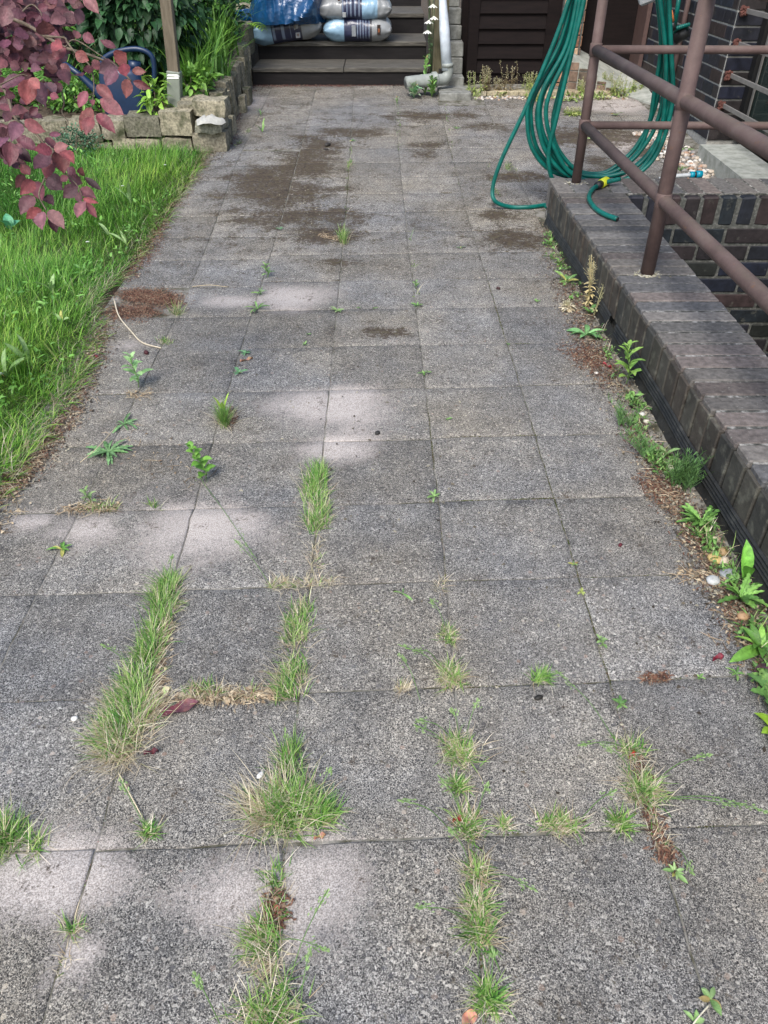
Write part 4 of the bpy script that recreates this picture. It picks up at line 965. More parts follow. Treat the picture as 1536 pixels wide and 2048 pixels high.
rosette((836, 612), 9, .04, .011, 'small weed in the joint just below a taller narrow weed')
rosette((831, 575), 9, .04, .010, 'narrow weed in the joint where the mossy cross joint starts', up=.03, lean=(.4, 1.1))
rosette((515, 620), 8, .085, .016, 'wide flat weed with long leaves below the far pale patch')
rosette((522, 590), 11, .06, .010, 'feathery weed growing in the far pale patch', up=.02, toothed=1)
stemmy((535, 555), .075, 14, .045, .013, 'upright bushy weed left joint just above the far pale patch', cols=WG)
rosette((491, 708), 8, .05, .015, 'blue green rosette above its twin near the left joint', cols=BLUEG)
rosette((478, 748), 8, .05, .015, 'blue green rosette below its twin near the left joint', cols=BLUEG)
rosette((1073, 604), 6, .03, .009, 'tiny weed alone on a slab near the brick wall end')
rosette((921, 497), 7, .04, .007, 'faint little weed on a cross joint far up the path', cols=BLUEG)
rosette((560, 460), 8, .045, .009, 'faint little weed far up the left joint', cols=BLUEG)
rosette((1240, 1410), 9, .028, .008, 'small rosette in the right joint above the upper sparse tuft', cols=WG)
rosette((1348, 1746), 11, .032, .009, 'neat light green rosette in the lower right joint', cols=PALE)
rosette((1420, 2000), 6, .035, .015, 'round leaved seedling in the bottom right corner', cols=PALE, nseg=5)
rosette((1388, 2046), 4, .03, .012, 'seedling cut by the bottom edge at lower right', cols=PALE)
stemmy((1200, 1292), .035, 7, .024, .010, 'little upright yellow green seedling in the right joint', cols=PALE)
rosette((1148, 1130), 6, .022, .008, 'tiny rosette in the right joint level with the fallen pebbles')
rosette((1162, 1185), 7, .018, .007, 'yellowish cushion sprout in the right joint', cols=[(.35, .4, .12), (.3, .36, .1)])
rosette((1472, 1350), 8, .038, .009, 'small spiky rosette on the slab edge near the dandelions')
rosette((1399, 1356), 6, .02, .007, 'tiny rosette on the cross joint left of the spiky one')
rosette((125, 1100), 9, .05, .014, 'bright green flat rosette on the left sandy slab', lean=(1.2, 1.5), cols=[(.12, .27, .05)])
stemmy((180, 1008), .06, 9, .04, .013, 'small bright upright weed on the left slab joint', cols=PALE)
rosette((218, 905), 26, .105, .018, 'large flat dandelion with jagged leaves on the left slabs', toothed=1, lean=(1.15, 1.5), nseg=12, cols=[(.12, .24, .09), (.16, .3, .12)])
rosette((248, 850), 9, .075, .015, 'smaller jagged weed just above the large flat dandelion', toothed=1, lean=(1.2, 1.5), nseg=12, cols=[(.12, .24, .09), (.16, .3, .12)])
stemmy((277, 775), .15, 13, .075, .028, 'pale upright leafy weed on the left slabs near the lawn', cols=[(.24, .42, .16), (.3, .48, .2)])
stemmy((412, 958), .13, 15, .05, .034, 'bright green creeping weed with rounded leaves in the left joint', lean=(-.35, .2), cols=[(.12, .28, .04), (.17, .35, .06)])
rosette((447, 842), 3, .16, .016, 'broad arching leaves springing from the tall thin tuft', lean=(.15, .45), cols=[(.3, .45, .06), (.2, .4, .05)], off=(0, .02, 0), nseg=8)
rosette((805, 1188), 3, .05, .008, 'loose plucked seedling lying on a slab in mid path', lean=(1.45, 1.55))
rosette((610, 690), 5, .03, .008, 'tiny faded sprout in the centre joint above the pale patch')
rosette((615, 670), 4, .03, .007, 'tiny faded sprout just above another in the centre joint')
rosette((965, 840), 5, .02, .008, 'tiny green fleck in the joint below the light green rosette', off=(-.14, 0, 0))
rosette((525, 265), 5, .11, .014, 'small grassy sprout near the stone wall, lower of two', lean=(.2, .9))
rosette((522, 232), 5, .11, .013, 'small grassy sprout near the stone wall, upper of two', lean=(.2, .9))
rosette((456, 290), 6, .16, .017, 'leafy blade clump at the corner of the stone wall', lean=(.15, .7), cols=PALE)
rosette((912, 258), 6, .04, .011, 'tiny weed on the far slabs before the concrete blocks')
rosette((705, 283), 6, .04, .013, 'tiny weed far up the middle joint near dark moss')
rosette((1018, 690), 4, .018, .006, 'tiny weed in the long mossy joint level with the twin rosettes')
gw = 'weeds along the foot of the brick wall'
rosette((1098, 492), 8, .075, .022, 'lush weed at the wall foot, farthest of the row', group=gw, lean=(.5, 1.2))
rosette((1118, 530), 8, .07, .02, 'lush weed at the wall foot, second farthest of the row', group=gw, lean=(.5, 1.2))
rosette((1133, 565), 12, .085, .022, 'leafy rosette at the wall foot just before the dried stalk', group=gw, lean=(.6, 1.3))
rosette((1178, 628), 9, .07, .025, 'green weed at the wall foot right under the dried stalk', group=gw, lean=(.7, 1.2))
rosette((1172, 672), 9, .105, .03, 'big open rosette with broad leaves at the wall foot', group=gw, lean=(1.0, 1.4), cols=[(.15, .32, .12), (.2, .38, .15)])
stemmy((1252, 768), .19, 16, .085, .026, 'tall bright leafy weed leaning from the wall foot', lean=(-.15, -.05), cols=[(.18, .34, .07), (.24, .40, .09)], group=gw)
rosette((1268, 795), 7, .05, .02, 'low round leaved weed below the tall bright leafy one', group=gw)
rosette((1300, 920), 8, .06, .016, 'small leafy weed between the two horsetails', group=gw, lean=(.5, 1.1))
rosette((1330, 915), 7, .075, .024, 'broad leaved weed tucked left of the dense horsetail', group=gw, lean=(.4, 1.1), cols=PALE)
rosette((1402, 1050), 30, .11, .021, 'large jagged dandelion rosette beside the membrane', toothed=1, nseg=10, group=gw, lean=(.75, 1.35), cols=[(.14, .29, .07), (.19, .36, .09), (.10, .22, .05)])
rosette((1480, 1200), 17, .12, .026, 'big jagged dandelion right of the white stones', toothed=1, nseg=10, group=gw, lean=(.7, 1.3), cols=[(.13, .28, .06), (.18, .35, .08), (.10, .22, .05)])
rosette((1487, 1165), 2, .14, .035, 'single tall oval leaf standing up behind the white stones', group=gw, lean=(.05, .25), cols=[(.16, .4, .06)])
rosette((1520, 1300), 17, .12, .027, 'biggest dandelion at the right picture edge', toothed=0, nseg=8, group=gw, lean=(.7, 1.3), cols=[(.14, .31, .05), (.20, .38, .07), (.10, .24, .04)])
rosette((1540, 1395), 9, .10, .034, 'partly cut dandelion at the right edge under the purple leaf', toothed=1, nseg=10, group=gw, lean=(.8, 1.3))
rosette((1545, 1465), 6, .07, .04, 'yellow green leaf clump lowest at the right picture edge', group=gw, lean=(.9, 1.3), cols=[(.25, .42, .04)])
# horsetails: whorls of wiry branches
def horsetail(px, n, H, label, lean=(0, 0), dark=1):
    c = G(*px); mb = MB()
    for s_ in range(n):
        b = c+Vector((rnd.gauss(0, .016), rnd.gauss(0, .016), 0)); h = H*rnd.uniform(.6, 1.1); lx, ly = lean[0]+rnd.gauss(0, .28), lean[1]+rnd.gauss(0, .22)
        pts = [b+Vector((lx*h*(k/6)**1.4, ly*h*(k/6)**1.4, h*k/6)) for k in range(7)]
        mb.tube(pts, .0013, 4, jc([(.10*dark, .21*dark, .07*dark)]), False)
        for k in range(1, 7):
            for j in range(5):
                a = rnd.random()*6.28; l = .042*(1.15-.12*k)*rnd.uniform(.7, 1.2); e = pts[k]+Vector((math.cos(a)*l*.65, math.sin(a)*l*.65, l*.8))
                mb.tube([pts[k], e], [.0008, .0005], 3, jc([(.13*dark, .28*dark, .09*dark), (.17*dark, .34*dark, .10*dark)]), False)
    o = mb.build('horsetail', M['grass']); shift_origin(o, c); tag(o, label, 'horsetail', 'horsetails at the wall foot')
horsetail((1245, 850), 7, .10, 'reddish green horsetail spreading over a slab, farthest of three', (-.5, .35))
horsetail((1298, 915), 8, .10, 'thin sprawling horsetail in the middle of three', (-.5, .3))
horsetail((1362, 975), 26, .13, 'dense dark green horsetail bush against the membrane', (.0, .05), .8)
# dried stalk with seed heads
def dry_stalk(px, H, label, n=3,  cols=((.5, .42, .22),), seeds=40, lean=(0, 0), leaves=8, z0=None, sr=.003, bs=.008):
    c = G(*px); mb = MB()
    for s_ in range(n):
        lx = lean[0]+rnd.gauss(0, .12); ly = lean[1]+rnd.gauss(0, .1); h = H*rnd.uniform(.75, 1.05); b = c+Vector((rnd.gauss(0, bs), rnd.gauss(0, bs*.6), 0))
        pts = [b+Vector((lx*h*(k/6)**1.3, ly*h*(k/6)**1.3, h*k/6)) for k in range(7)]
        mb.tube(pts, .0018, 5, jc(cols), False)
        for i in range(seeds):
            t = rnd.uniform(.45, 1); k = t*6; q = pts[min(int(k), 5)].lerp(pts[min(int(k)+1, 6)], k-int(k)); r = .022*(1.25-t)
            e = q+Vector((rnd.gauss(0, r), rnd.gauss(0, r), abs(rnd.gauss(0, r))+.004)); mb.tube([q, e], .0005, 3, jc(cols), False); pebble_mesh_small(mb, e, sr, jc([(.55, .52, .36), (.42, .40, .22)]))
        for i in range(leaves):
            t = rnd.uniform(.03, .5); k = t*6; q = pts[int(k)].lerp(pts[int(k)+1], k-int(k)); a = rnd.random()*6.28
            leaf(mb, q, (math.cos(a), math.sin(a), rnd.uniform(-.2, .7)), (0, 0, 1), .04*rnd.uniform(.6, 1.2), .010, jc(cols), 0, .5, 4)
    o = mb.build('dried_stalk', M['leaf']); shift_origin(o, c); return tag(o, label, 'dried weed', 'dried weed stalks')
def pebble_mesh_small(mb, c, r, col):
    c = Vector(c); mb.add([c+Vector(v)*r for v in ((1, 0, 0), (0, 1, 0), (-1, 0, 0), (0, -1, 0), (0, 0, 1), (0, 0, -1))], [(0, 1, 4), (1, 2, 4), (2, 3, 4), (3, 0, 4), (1, 0, 5), (2, 1, 5), (3, 2, 5), (0, 3, 5)], col)
dry_stalk((1178, 612), .26, 'tall bleached weed stalk with seed heads leaning on the brick wall', 4, ((.55, .47, .24), (.62, .52, .28)), 45, (-.05, .05), 10, sr=.0022)
dry_stalk((1192, 630), .15, 'short dried seed stalk beside the tall bleached one', 2, ((.4, .38, .2),), 26, (.2, .1), 5, sr=.0022)
dry_stalk((1135, 620), .035, 'small dried white flower heap on the slab by the wall', 6, ((.62, .56, .42), (.5, .42, .28)), 12, (0, 0), 14)
# stalky weeds along the brick edging
YG = ((.30, .38, .10), (.40, .44, .16), (.24, .33, .09)); BR = ((.20, .15, .09), (.3, .25, .13))
for i, (px, h, lab, cl) in enumerate([((952, 190), .30, 'yellow green weed clump left end of the pale edging bricks', YG), ((968, 188), .34, 'tall dark stalked weed left of the dark door middle', BR), ((1000, 186), .22, 'short brown stalked weed before the dark door', BR), ((1022, 187), .27, 'double brown seed spike before the dark door', BR),
        ((1062, 187), .28, 'yellow weed with a brown spike right before the dark door', YG), ((1070, 200), .12, 'low yellow weed left of the hose bundle at the edging', YG), ((1165, 190), .2, 'thin reddish weed behind the first railing post', YG), ((1210, 185), .26, 'bushy pale weed below the concrete cheek', YG),
        ((1235, 192), .2, 'pale weed at the right end of the edging bricks', YG), ((1270, 188), .25, 'wispy weed under the upper handrail', YG), ((1295, 170), .22, 'wispy weed at the clinker wall foot', YG), ((1150, 230), .10, 'low yellow weed on the slabs behind the rail post', YG), ((1378, 240), .2, 'green weed at the corner of the clinker wall', YG)]):
    o = dry_stalk(px, h*rnd.uniform(.6, 1.1), lab, rnd.randint(7, 13), cl, 12, (0, 0), 14, sr=.0042, bs=.045); o['group'] = 'stalky weeds along the brick edging'; o.name = 'stalky_weed'
gg = 'weeds on the slabs behind the railing'
rosette((1232, 232), 8, .07, .018, 'bright little weed on the slabs behind the upper end rail', cols=PALE, group=gg)
rosette((1190, 280), 9, .09, .015, 'bright weed behind the lower side rail', cols=PALE, group=gg)
rosette((1368, 302), 11, .10, .018, 'flat star weed on the slabs beside the gravel', cols=PALE, group=gg, lean=(1.2, 1.5))
rosette((1358, 345), 8, .10, .018, 'grassy weed behind the grey hose end', cols=PALE, group=gg, lean=(.3, 1.0))
rosette((1318, 300), 7, .08, .016, 'weed between the hose bundle and the near post', cols=PALE, group=gg)
rosette((1418, 268), 16, .09, .02, 'leafy clump where the gravel meets the concrete plinth', cols=PALE, group=gg, lean=(.3, 1.2))
rosette((1400, 262), 14, .08, .016, 'smaller leafy clump left of the one at the plinth', cols=YG and [(.3, .4, .1)], group=gg, lean=(.3, 1.2))
rosette((1478, 320), 8, .06, .02, 'small green weed sprouting from the gravel', cols=PALE, group=gg, lean=(.3, 1.2))
rosette((1512, 352), 8, .07, .02, 'green weed in the gravel near the right picture edge', cols=PALE, group=gg, lean=(.3, 1.2))
# plants at the downpipe
rosette((828, 196), 34, .13, .045, 'variegated pale leafed plant under the grey pipe end', name='variegated_plant', cat='plant', group='plants at the downpipe', cols=[(.42, .52, .34), (.2, .38, .2), (.55, .6, .45)], lean=(.3, 1.2), up=.10, nseg=5)
rosette((864, 194), 34, .11, .04, 'leafy green plant growing in front of the grey pipe', name='leafy_plant', cat='plant', group='plants at the downpipe', cols=[(.16, .30, .09), (.22, .38, .12)], lean=(.3, 1.1), up=.15, nseg=5)
rosette((850, 190), 26, .10, .05, 'leafy green plant at the base of the white flowers', name='leafy_plant', cat='plant', group='plants at the downpipe', cols=[(.16, .34, .08), (.24, .42, .12)], lean=(.3, 1.1), up=.34, nseg=5)
rosette((890, 190), 14, .08, .03, 'yellowish weed at the foot of the concrete blocks', cat='plant', name='leafy_plant', group='plants at the downpipe', cols=PALE, lean=(.3, 1.3))
rosette((794, 208), 6, .06, .02, 'tiny pale plant on the slabs before the pipe', cat='weed', cols=PALE, up=.06, lean=(.3, 1.1))
fl = empty('white_flowers', tuple(G(862, 165)), 'slender columbine stems with hanging white flowers beside the steps', 'flowers')
mb = MB(); tips = [PY(866, 8, 8.75), PY(868, 32, 8.72), PY(855, 60, 8.70), PY(858, 40, 8.74), PY(860, -6, 8.78)]
g0 = G(862, 165)
for t_ in tips: mb.tube(spline([g0, g0.lerp(t_, .5)+Vector((rnd.uniform(-.02, .02), 0, .03)), t_+Vector((0, 0, .03)), t_], 5), .0032, 5, (.10, .17, .07), False)
for i in range(8):
    q = g0.lerp(tips[i % 5], rnd.uniform(.4, .8)); a = rnd.random()*6.28; leaf(mb, q, (math.cos(a), math.sin(a), .3), (0, 0, 1), .06, .03, (.14, .26, .10))
mb.build('stems', M['leaf'], fl)
for t_ in tips[:4]:
    mb = MB()
    for k in range(9): a = k*.7; leaf(mb, t_, (math.cos(a)*.7, math.sin(a)*.7, -.7), (0, 0, 1), .055, .024, (.72, .72, .66), 0, -.4, 4)
    mb.build('blossom', M['leaf'], fl)

# ------------------------------------------------------------------ lawn
def lawn_edge(Y): return float(np.interp(Y, [0, 1.2, 2.0, 2.66, 3.2, 3.45, 3.75, 4.2, 4.6, 5.2, 6.2, 6.6], [-1.28, -1.30, -1.335, -1.30, -1.32, -1.40, -1.50, -1.47, -1.43, -1.44, -1.42, -1.44]))
def lawn():
    n = 125000
    Y = 1.3+rng.random(n)*5.3; e = np.interp(Y, [0, 1.2, 2.0, 2.66, 3.2, 3.45, 3.75, 4.2, 4.6, 5.2, 6.2, 6.6], [-1.28, -1.30, -1.335, -1.30, -1.32, -1.40, -1.50, -1.47, -1.43, -1.44, -1.42, -1.44])
    dist = rng.random(n)**1.25*(Y*.52+.9-.2); X = e-dist+rng.normal(0, .015, n)
    P = np.stack([X, Y, gzn(Y)-.01], -1)
    dens = wob(P*np.array([1, 1, 0]), 3, 2, 4); keep = rng.random(n) < .75+.35*dens; P = P[keep]; X = X[keep]; Y = Y[keep]; dist = dist[keep]; dens = dens[keep]; n = len(P)
    edge = np.clip(1-dist/.22, 0, 1)
    hgt = wob(P*np.array([1, 1, 0]), 6, 4, 3)
    L = (.085+.08*rng.random(n)**1.5+.035*hgt)*(1-.30*edge)
    L = np.clip(L, .03, .2)
    az = wob(P*np.array([1, 1, 0]), 4, 6, 3)*2.2+rng.normal(0, 1.3, n)
    base = np.array([(.065, .19, .02), (.105, .28, .03), (.155, .36, .045), (.04, .12, .018), (.25, .44, .08)])
    c = base[rng.integers(0, 5, n)]*rng.uniform(.8, 1.2, (n, 1)); patch = wob(P*np.array([1, 1, 0]), 2.2, 8, 3)[:, None]
    c = c*(1+.22*patch); c[:, 0] *= (1+.25*patch[:, 0])
    straw = rng.random(n) < .03+.50*edge**2; c[straw] = pick(STRAW, int(straw.sum()))*.75
    wdt = rng.uniform(.0022, .0042, n); wdt[straw] *= .6
    V, F, C = blades(P, L, wdt, az, rng.uniform(.05, .75, n)+edge*.5, rng.uniform(.2, 1.3, n), c, tipc=c*1.2)
    return V, F, C
V, F, C = lawn(); tag(big_mesh('lawn', V, F, C, M['grass']), 'long uncut green lawn beside the paved path', 'lawn', kind='stuff')
mb = MB(); V = []; nx, ny = 10, 40
for j in range(ny+1):
    Y = -1+7.9*j/ny
    for i in range(nx+1): V.append((lawn_edge(Y)-.03-8*(i/nx)**2, Y, gz(Y)+.004-.012*(i == 0)))
mb.add(V, [(j*(nx+1)+i+1, j*(nx+1)+i, (j+1)*(nx+1)+i, (j+1)*(nx+1)+i+1) for j in range(ny) for i in range(nx)])
M['turf'] = simple('turf_soil', [(.35, (.03, .045, .012)), (.6, (.055, .085, .02)), (.75, (.10, .09, .04))], 30, .95, .5, 100)
tag(mb.build('turf', M['turf']), kind='structure')
gl = 'broad leaved weeds in the lawn'
for i, (x, y, n_, L_, W_, lab) in enumerate([(20, 770, 6, .16, .035, 'broad dock leaves in the lawn at the left picture edge'), (60, 740, 7, .13, .03, 'broad pale leaves in the lawn right of the dock leaves'), (110, 600, 7, .12, .028, 'narrow broadleaf clump halfway down the lawn'), (265, 425, 4, .2, .02, 'two bright sword leaves standing in the far lawn'), (225, 490, 4, .15, .018, 'bright sword leaf clump near the litter edge'),
        (25, 470, 5, .10, .06, 'blue green rounded leaf by the left edge of the lawn'), (130, 660, 7, .10, .025, 'pale broadleaf weed mid lawn near the edge'), (255, 500, 5, .13, .02, 'bright blades at the lawn edge beside the brown litter')]):
    rosette((x, y), n_, L_, W_, lab, name='lawn_weed', group=gl, lean=(.15, .9), cols=PALE if i != 5 else [(.08, .27, .14)], off=(0, 0, .03), nseg=7)
# tiny lawn flowers
for (x, y, lab) in [(2, 748, 'white daisy at the left edge of the lawn'), (175, 484, 'tiny white flower in the middle of the far lawn'), (245, 372, 'tiny white flower under the purple leaves'), (330, 330, 'tiny pale flower near the stone wall')]:
    mb = MB(); c = G(x, y, .08)
    for k in range(8): a = k*.785; leaf(mb, c, (math.cos(a), math.sin(a), .25), (0, 0, 1), .012, .006, (.75, .76, .72), 0, .2, 3)
    mb.tube([G(x, y)-Vector((0, 0, .01)), c], .001, 4, (.1, .2, .05), False)
    tag(mb.build('daisy', M['leaf']), lab, 'flower', 'tiny white lawn flowers')

# ------------------------------------------------------------------ leaf clouds for the planted bed
def leafcloud(P, D, L, W, col, droop=.25):
    n = len(P); D = D/np.linalg.norm(D, axis=1, keepdims=True)
    up = np.tile([0, 0, 1.0], (n, 1))+rng.normal(0, .35, (n, 3)); S_ = np.cross(D, up); S_ /= np.linalg.norm(S_, axis=1, keepdims=True)+1e-9; U = np.cross(S_, D)
    ts = [0, .3, .66, 1]; ws = [.12, .95, .8, .04]; V = np.zeros((n, 4, 3, 3))
    for i, (t, w) in enumerate(zip(ts, ws)):
        c = P+D*(L*t)[:, None]+U*(L*(-droop*t*t))[:, None]
        V[:, i, 0] = c-S_*(W*w/2)[:, None]+U*(W*w*.22)[:, None]; V[:, i, 1] = c; V[:, i, 2] = c+S_*(W*w/2)[:, None]+U*(W*w*.22)[:, None]
    b = (np.arange(n)*12)[:, None, None]
    q = np.array([[0, 1, 4, 3], [1, 2, 5, 4], [3, 4, 7, 6], [4, 5, 8, 7], [6, 7, 10, 9], [7, 8, 11, 10]])[None]
    return V.reshape(-1, 3), (b+q).reshape(-1, 4), np.repeat(col, 12, 0)
def cols_arr(lst, n, f=.25): a = np.array(lst); return a[rng.integers(0, len(a), n)]*rng.uniform(1-f, 1+f, (n, 1))
def bush(name, label, cat, c, r, n, L, W, cols, stems=8, group=None, hang=.2, shell=.5, dirz=.1, base=None, lean=None):
    c = np.array(c); r = np.array(r); q = rng.normal(0, 1, (n, 3)); q /= np.linalg.norm(q, axis=1, keepdims=True); rad = (shell+(1-shell)*rng.random(n))**.6
    lump = 1+.22*wob(q, 2.4, int(abs(c[0]*7)) % 8, 3)
    P = c+q*r*(rad*lump)[:, None]
    D = q*np.array([1, 1, .5])+rng.normal(0, .6, (n, 3)); D[:, 2] += dirz
    V, F, C = leafcloud(P, D, L*rng.uniform(.6, 1.2, n), W*rng.uniform(.7, 1.2, n), cols_arr(cols, n), hang)
    bz = bedz(c[1]) if base is None else base
    root = empty(name, (c[0], c[1], bz), label, cat, group)
    fo = big_mesh('foliage', V, F, C, M['leaf'], root, False)
    mb = MB()
    for i in range(stems):
        a = Vector((c[0]+rnd.gauss(0, .05*r[0]), c[1]+rnd.gauss(0, .05), bz-.02)); t = Vector(P[rnd.randrange(n)]); m_ = a.lerp(t, .5)+Vector((0, 0, .12*r[2])); mb.tube(spline([a, m_, t], 5), [.007]*5+[.004]*6, 5, cap=False)
    mb.build('stems', M['bark'], root); return root
def strapclump(name, label, x, y, z, n, L, W, cols, group, spread=.06, cat='plant'):
    r = np.stack([rng.normal(x, spread, n), rng.normal(y, spread, n), np.full(n, z)], -1)
    V, F, C = blades(r, L*rng.uniform(.5, 1.15, n), W*rng.uniform(.6, 1.2, n), rng.uniform(0, 6.283, n), rng.uniform(.02, .4, n), rng.uniform(.3, 1.5, n), cols_arr(cols, n), segs=4)
    o = big_mesh(name, V, F, C, M['grass']); shift_origin(o, (x, y, z)); return tag(o, label, cat, group)
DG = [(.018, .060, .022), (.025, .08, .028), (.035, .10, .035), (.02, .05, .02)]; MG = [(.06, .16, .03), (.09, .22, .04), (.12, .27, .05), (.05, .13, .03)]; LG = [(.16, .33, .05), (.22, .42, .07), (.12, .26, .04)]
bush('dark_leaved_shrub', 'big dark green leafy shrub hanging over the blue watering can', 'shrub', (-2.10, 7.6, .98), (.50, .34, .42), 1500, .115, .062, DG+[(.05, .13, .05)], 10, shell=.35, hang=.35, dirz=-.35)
bush('dark_leaved_shrub', 'dark green shrub right of the wooden post, behind the strap leaves', 'shrub', (-1.75, 8.7, 1.0), (.42, .34, .42), 900, .10, .05, DG+MG[:1], 8, shell=.35)
bush('climbing_shrub', 'mid green bush behind the purple branch, left of the dark shrub', 'shrub', (-2.95, 8.3, .85), (.45, .4, .5), 1100, .08, .045, MG+DG, 8, shell=.3)
bush('climbing_shrub', 'shaded mid green bush at the upper left picture corner', 'shrub', (-4.0, 8.6, .8), (.6, .5, .55), 1500, .08, .04, DG+MG[:2], 8, shell=.3)
bush('small_leaved_shrub', 'small blue green shrub growing in front of the stone wall', 'shrub', (-2.42, 6.52, .17), (.20, .10, .13), 800, .026, .015, [(.05, .13, .07), (.08, .18, .10), (.12, .24, .14)], 6, base=.08, shell=.2, dirz=.4)
bush('leafy_herb', 'bright green herb below the post, spilling over the wall', 'herb', (-1.86, 6.86, .43), (.09, .10, .14), 60, .10, .04, [(.2, .38, .05), (.26, .44, .07)], 4, shell=.2, hang=.5)
bush('leafy_herb', 'yellow green herb right of the post by the corner stones', 'herb', (-1.62, 7.2, .50), (.20, .25, .12), 260, .08, .045, LG, 5, shell=.2)
bush('leafy_herb', 'low bright herb under the spout of the watering can', 'herb', (-2.55, 7.1, .40), (.35, .22, .12), 500, .055, .03, LG+MG, 5, shell=.2)
bush('leafy_herb', 'low bright herb patch at the left end of the bed', 'herb', (-3.3, 7.15, .42), (.35, .22, .13), 500, .06, .03, LG+MG, 5, shell=.2)
bush('leafy_herb', 'green herb beside the top of the stone flank', 'herb', (-1.62, 8.6, .62), (.16, .3, .16), 260, .07, .03, LG+MG, 5, shell=.2)
def hedge():
    n = 26000; X = rng.uniform(-11, -1.45, n); Z = .5+rng.random(n)*2.4; Y = 10.4+.5*wob(np.stack([X, X*0, Z], -1), 1.6, 5, 4)+rng.normal(0, .22, n)+np.where(X > -1.9, 1.0, 0)
    P = np.stack([X, Y, Z], -1); D = rng.normal(0, .7, (n, 3)); D[:, 1] -= .8; D[:, 2] -= .1
    V, F, C = leafcloud(P, D, rng.uniform(.06, .12, n), rng.uniform(.03, .06, n), cols_arr(DG+DG+MG, n, .35))
    root = empty('hedge', (-5, 10.4, .5), 'tall dark hedge closing the garden behind the bed', 'hedge'); big_mesh('foliage', V, F, C, M['leaf'], root)
    mb = MB()
    for i in range(24): x = -1.7-i*.4; mb.tube([(x, 10.6, .3), (x+rnd.gauss(0, .1), 10.6, 1.6), (x+rnd.gauss(0, .2), 10.5, 3)], [.03, .022, .01], 6)
    mb.build('stems', M['bark'], root)
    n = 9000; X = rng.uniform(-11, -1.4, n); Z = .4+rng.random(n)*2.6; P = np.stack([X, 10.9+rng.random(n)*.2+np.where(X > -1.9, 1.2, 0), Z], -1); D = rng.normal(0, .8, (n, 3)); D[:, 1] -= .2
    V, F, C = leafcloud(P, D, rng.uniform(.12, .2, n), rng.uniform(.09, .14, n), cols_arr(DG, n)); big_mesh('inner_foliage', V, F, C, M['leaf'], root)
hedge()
n_ = 4200; X = rng.uniform(-6, -1.55, n_); Y = 6.95+rng.random(n_)*3.3; P = np.stack([X, Y, .30+.075*(Y-6.85)+rng.random(n_)*.10], -1); D = rng.normal(0, .7, (n_, 3)); D[:, 2] += .6
V, F, C = leafcloud(P, D, rng.uniform(.04, .09, n_), rng.uniform(.02, .045, n_), cols_arr(MG+LG[:1], n_)); tag(big_mesh('ground_cover', V, F, C, M['leaf']), 'low green ground cover between the plants of the bed', 'ground cover', kind='stuff')
gs = 'strap leaved clumps on top of the bed'
SL = [(.12, .28, .04), (.18, .38, .06), (.09, .22, .04), (.24, .45, .09)]
for (x, y, n, L, lab) in [(-1.63, 7.45, 90, .62, 'strap leaved clump just right of the wooden post'), (-1.52, 7.85, 80, .55, 'strap leaved clump leaning over the stone flank, nearest'), (-1.62, 8.25, 100, .7, 'tall strap leaved clump in the middle of the bed edge'), (-1.55, 8.75, 80, .6, 'strap leaved clump close to the steps'), (-1.75, 9.3, 90, .7, 'strap leaved clump behind the one close to the steps'),
        (-1.95, 7.7, 70, .5, 'strap leaved clump in shade behind the post'), (-2.25, 7.25, 60, .38, 'short strap leaved clump behind the watering can'), (-1.85, 8.4, 80, .8, 'tallest strap leaved clump at the top of the picture'), (-2.75, 7.4, 60, .35, 'short grassy clump left of the watering can spout'), (-1.70, 9.9, 60, .6, 'strap leaved clump beside the upper steps')]:
    strapclump('strap_leaf_plant', lab, x, y, bedz(y)-.02, n, L, .020, SL, gs)
def fern(c, n, L, label, cols=[(.10, .25, .04), (.14, .32, .06)]):
    mb = MB(); c = Vector(c)
    for i in range(n):
        a = i*2.4+rnd.uniform(-.3, .3); l = L*rnd.uniform(.7, 1.1); pts = [c+Vector((math.cos(a)*l*t*.85, math.sin(a)*l*t*.85, l*(.75*t-.62*t*t))) for t in [k/12 for k in range(13)]]
        mb.tube(pts, .002, 4, (.15, .25, .06), False)
        for k in range(2, 13):
            d = (pts[k]-pts[k-1]).normalized(); s_ = d.cross(Vector((0, 0, 1))).normalized(); w = l*.22*math.sin(math.pi*min(1, (k-1)/12.5))**.7
            for sg in (-1, 1): leaf(mb, pts[k], s_*sg+d*.45, (0, 0, 1), w, .018, jc(cols), 0, .3, 3)
    o = mb.build('fern', M['leaf']); shift_origin(o, c); tag(o, label, 'fern', 'ferns in the bed')
fern((-3.05, 7.5, .42), 12, .55, 'green fern with arching fronds behind the purple leaves')
fern((-3.6, 7.6, .42), 12, .5, 'green fern at the left picture edge behind the purple leaves')
fern((-1.5, 9.45, .62), 10, .5, 'yellow green fern left of the blue plastic sack', [(.25, .45, .05), (.2, .38, .05)])

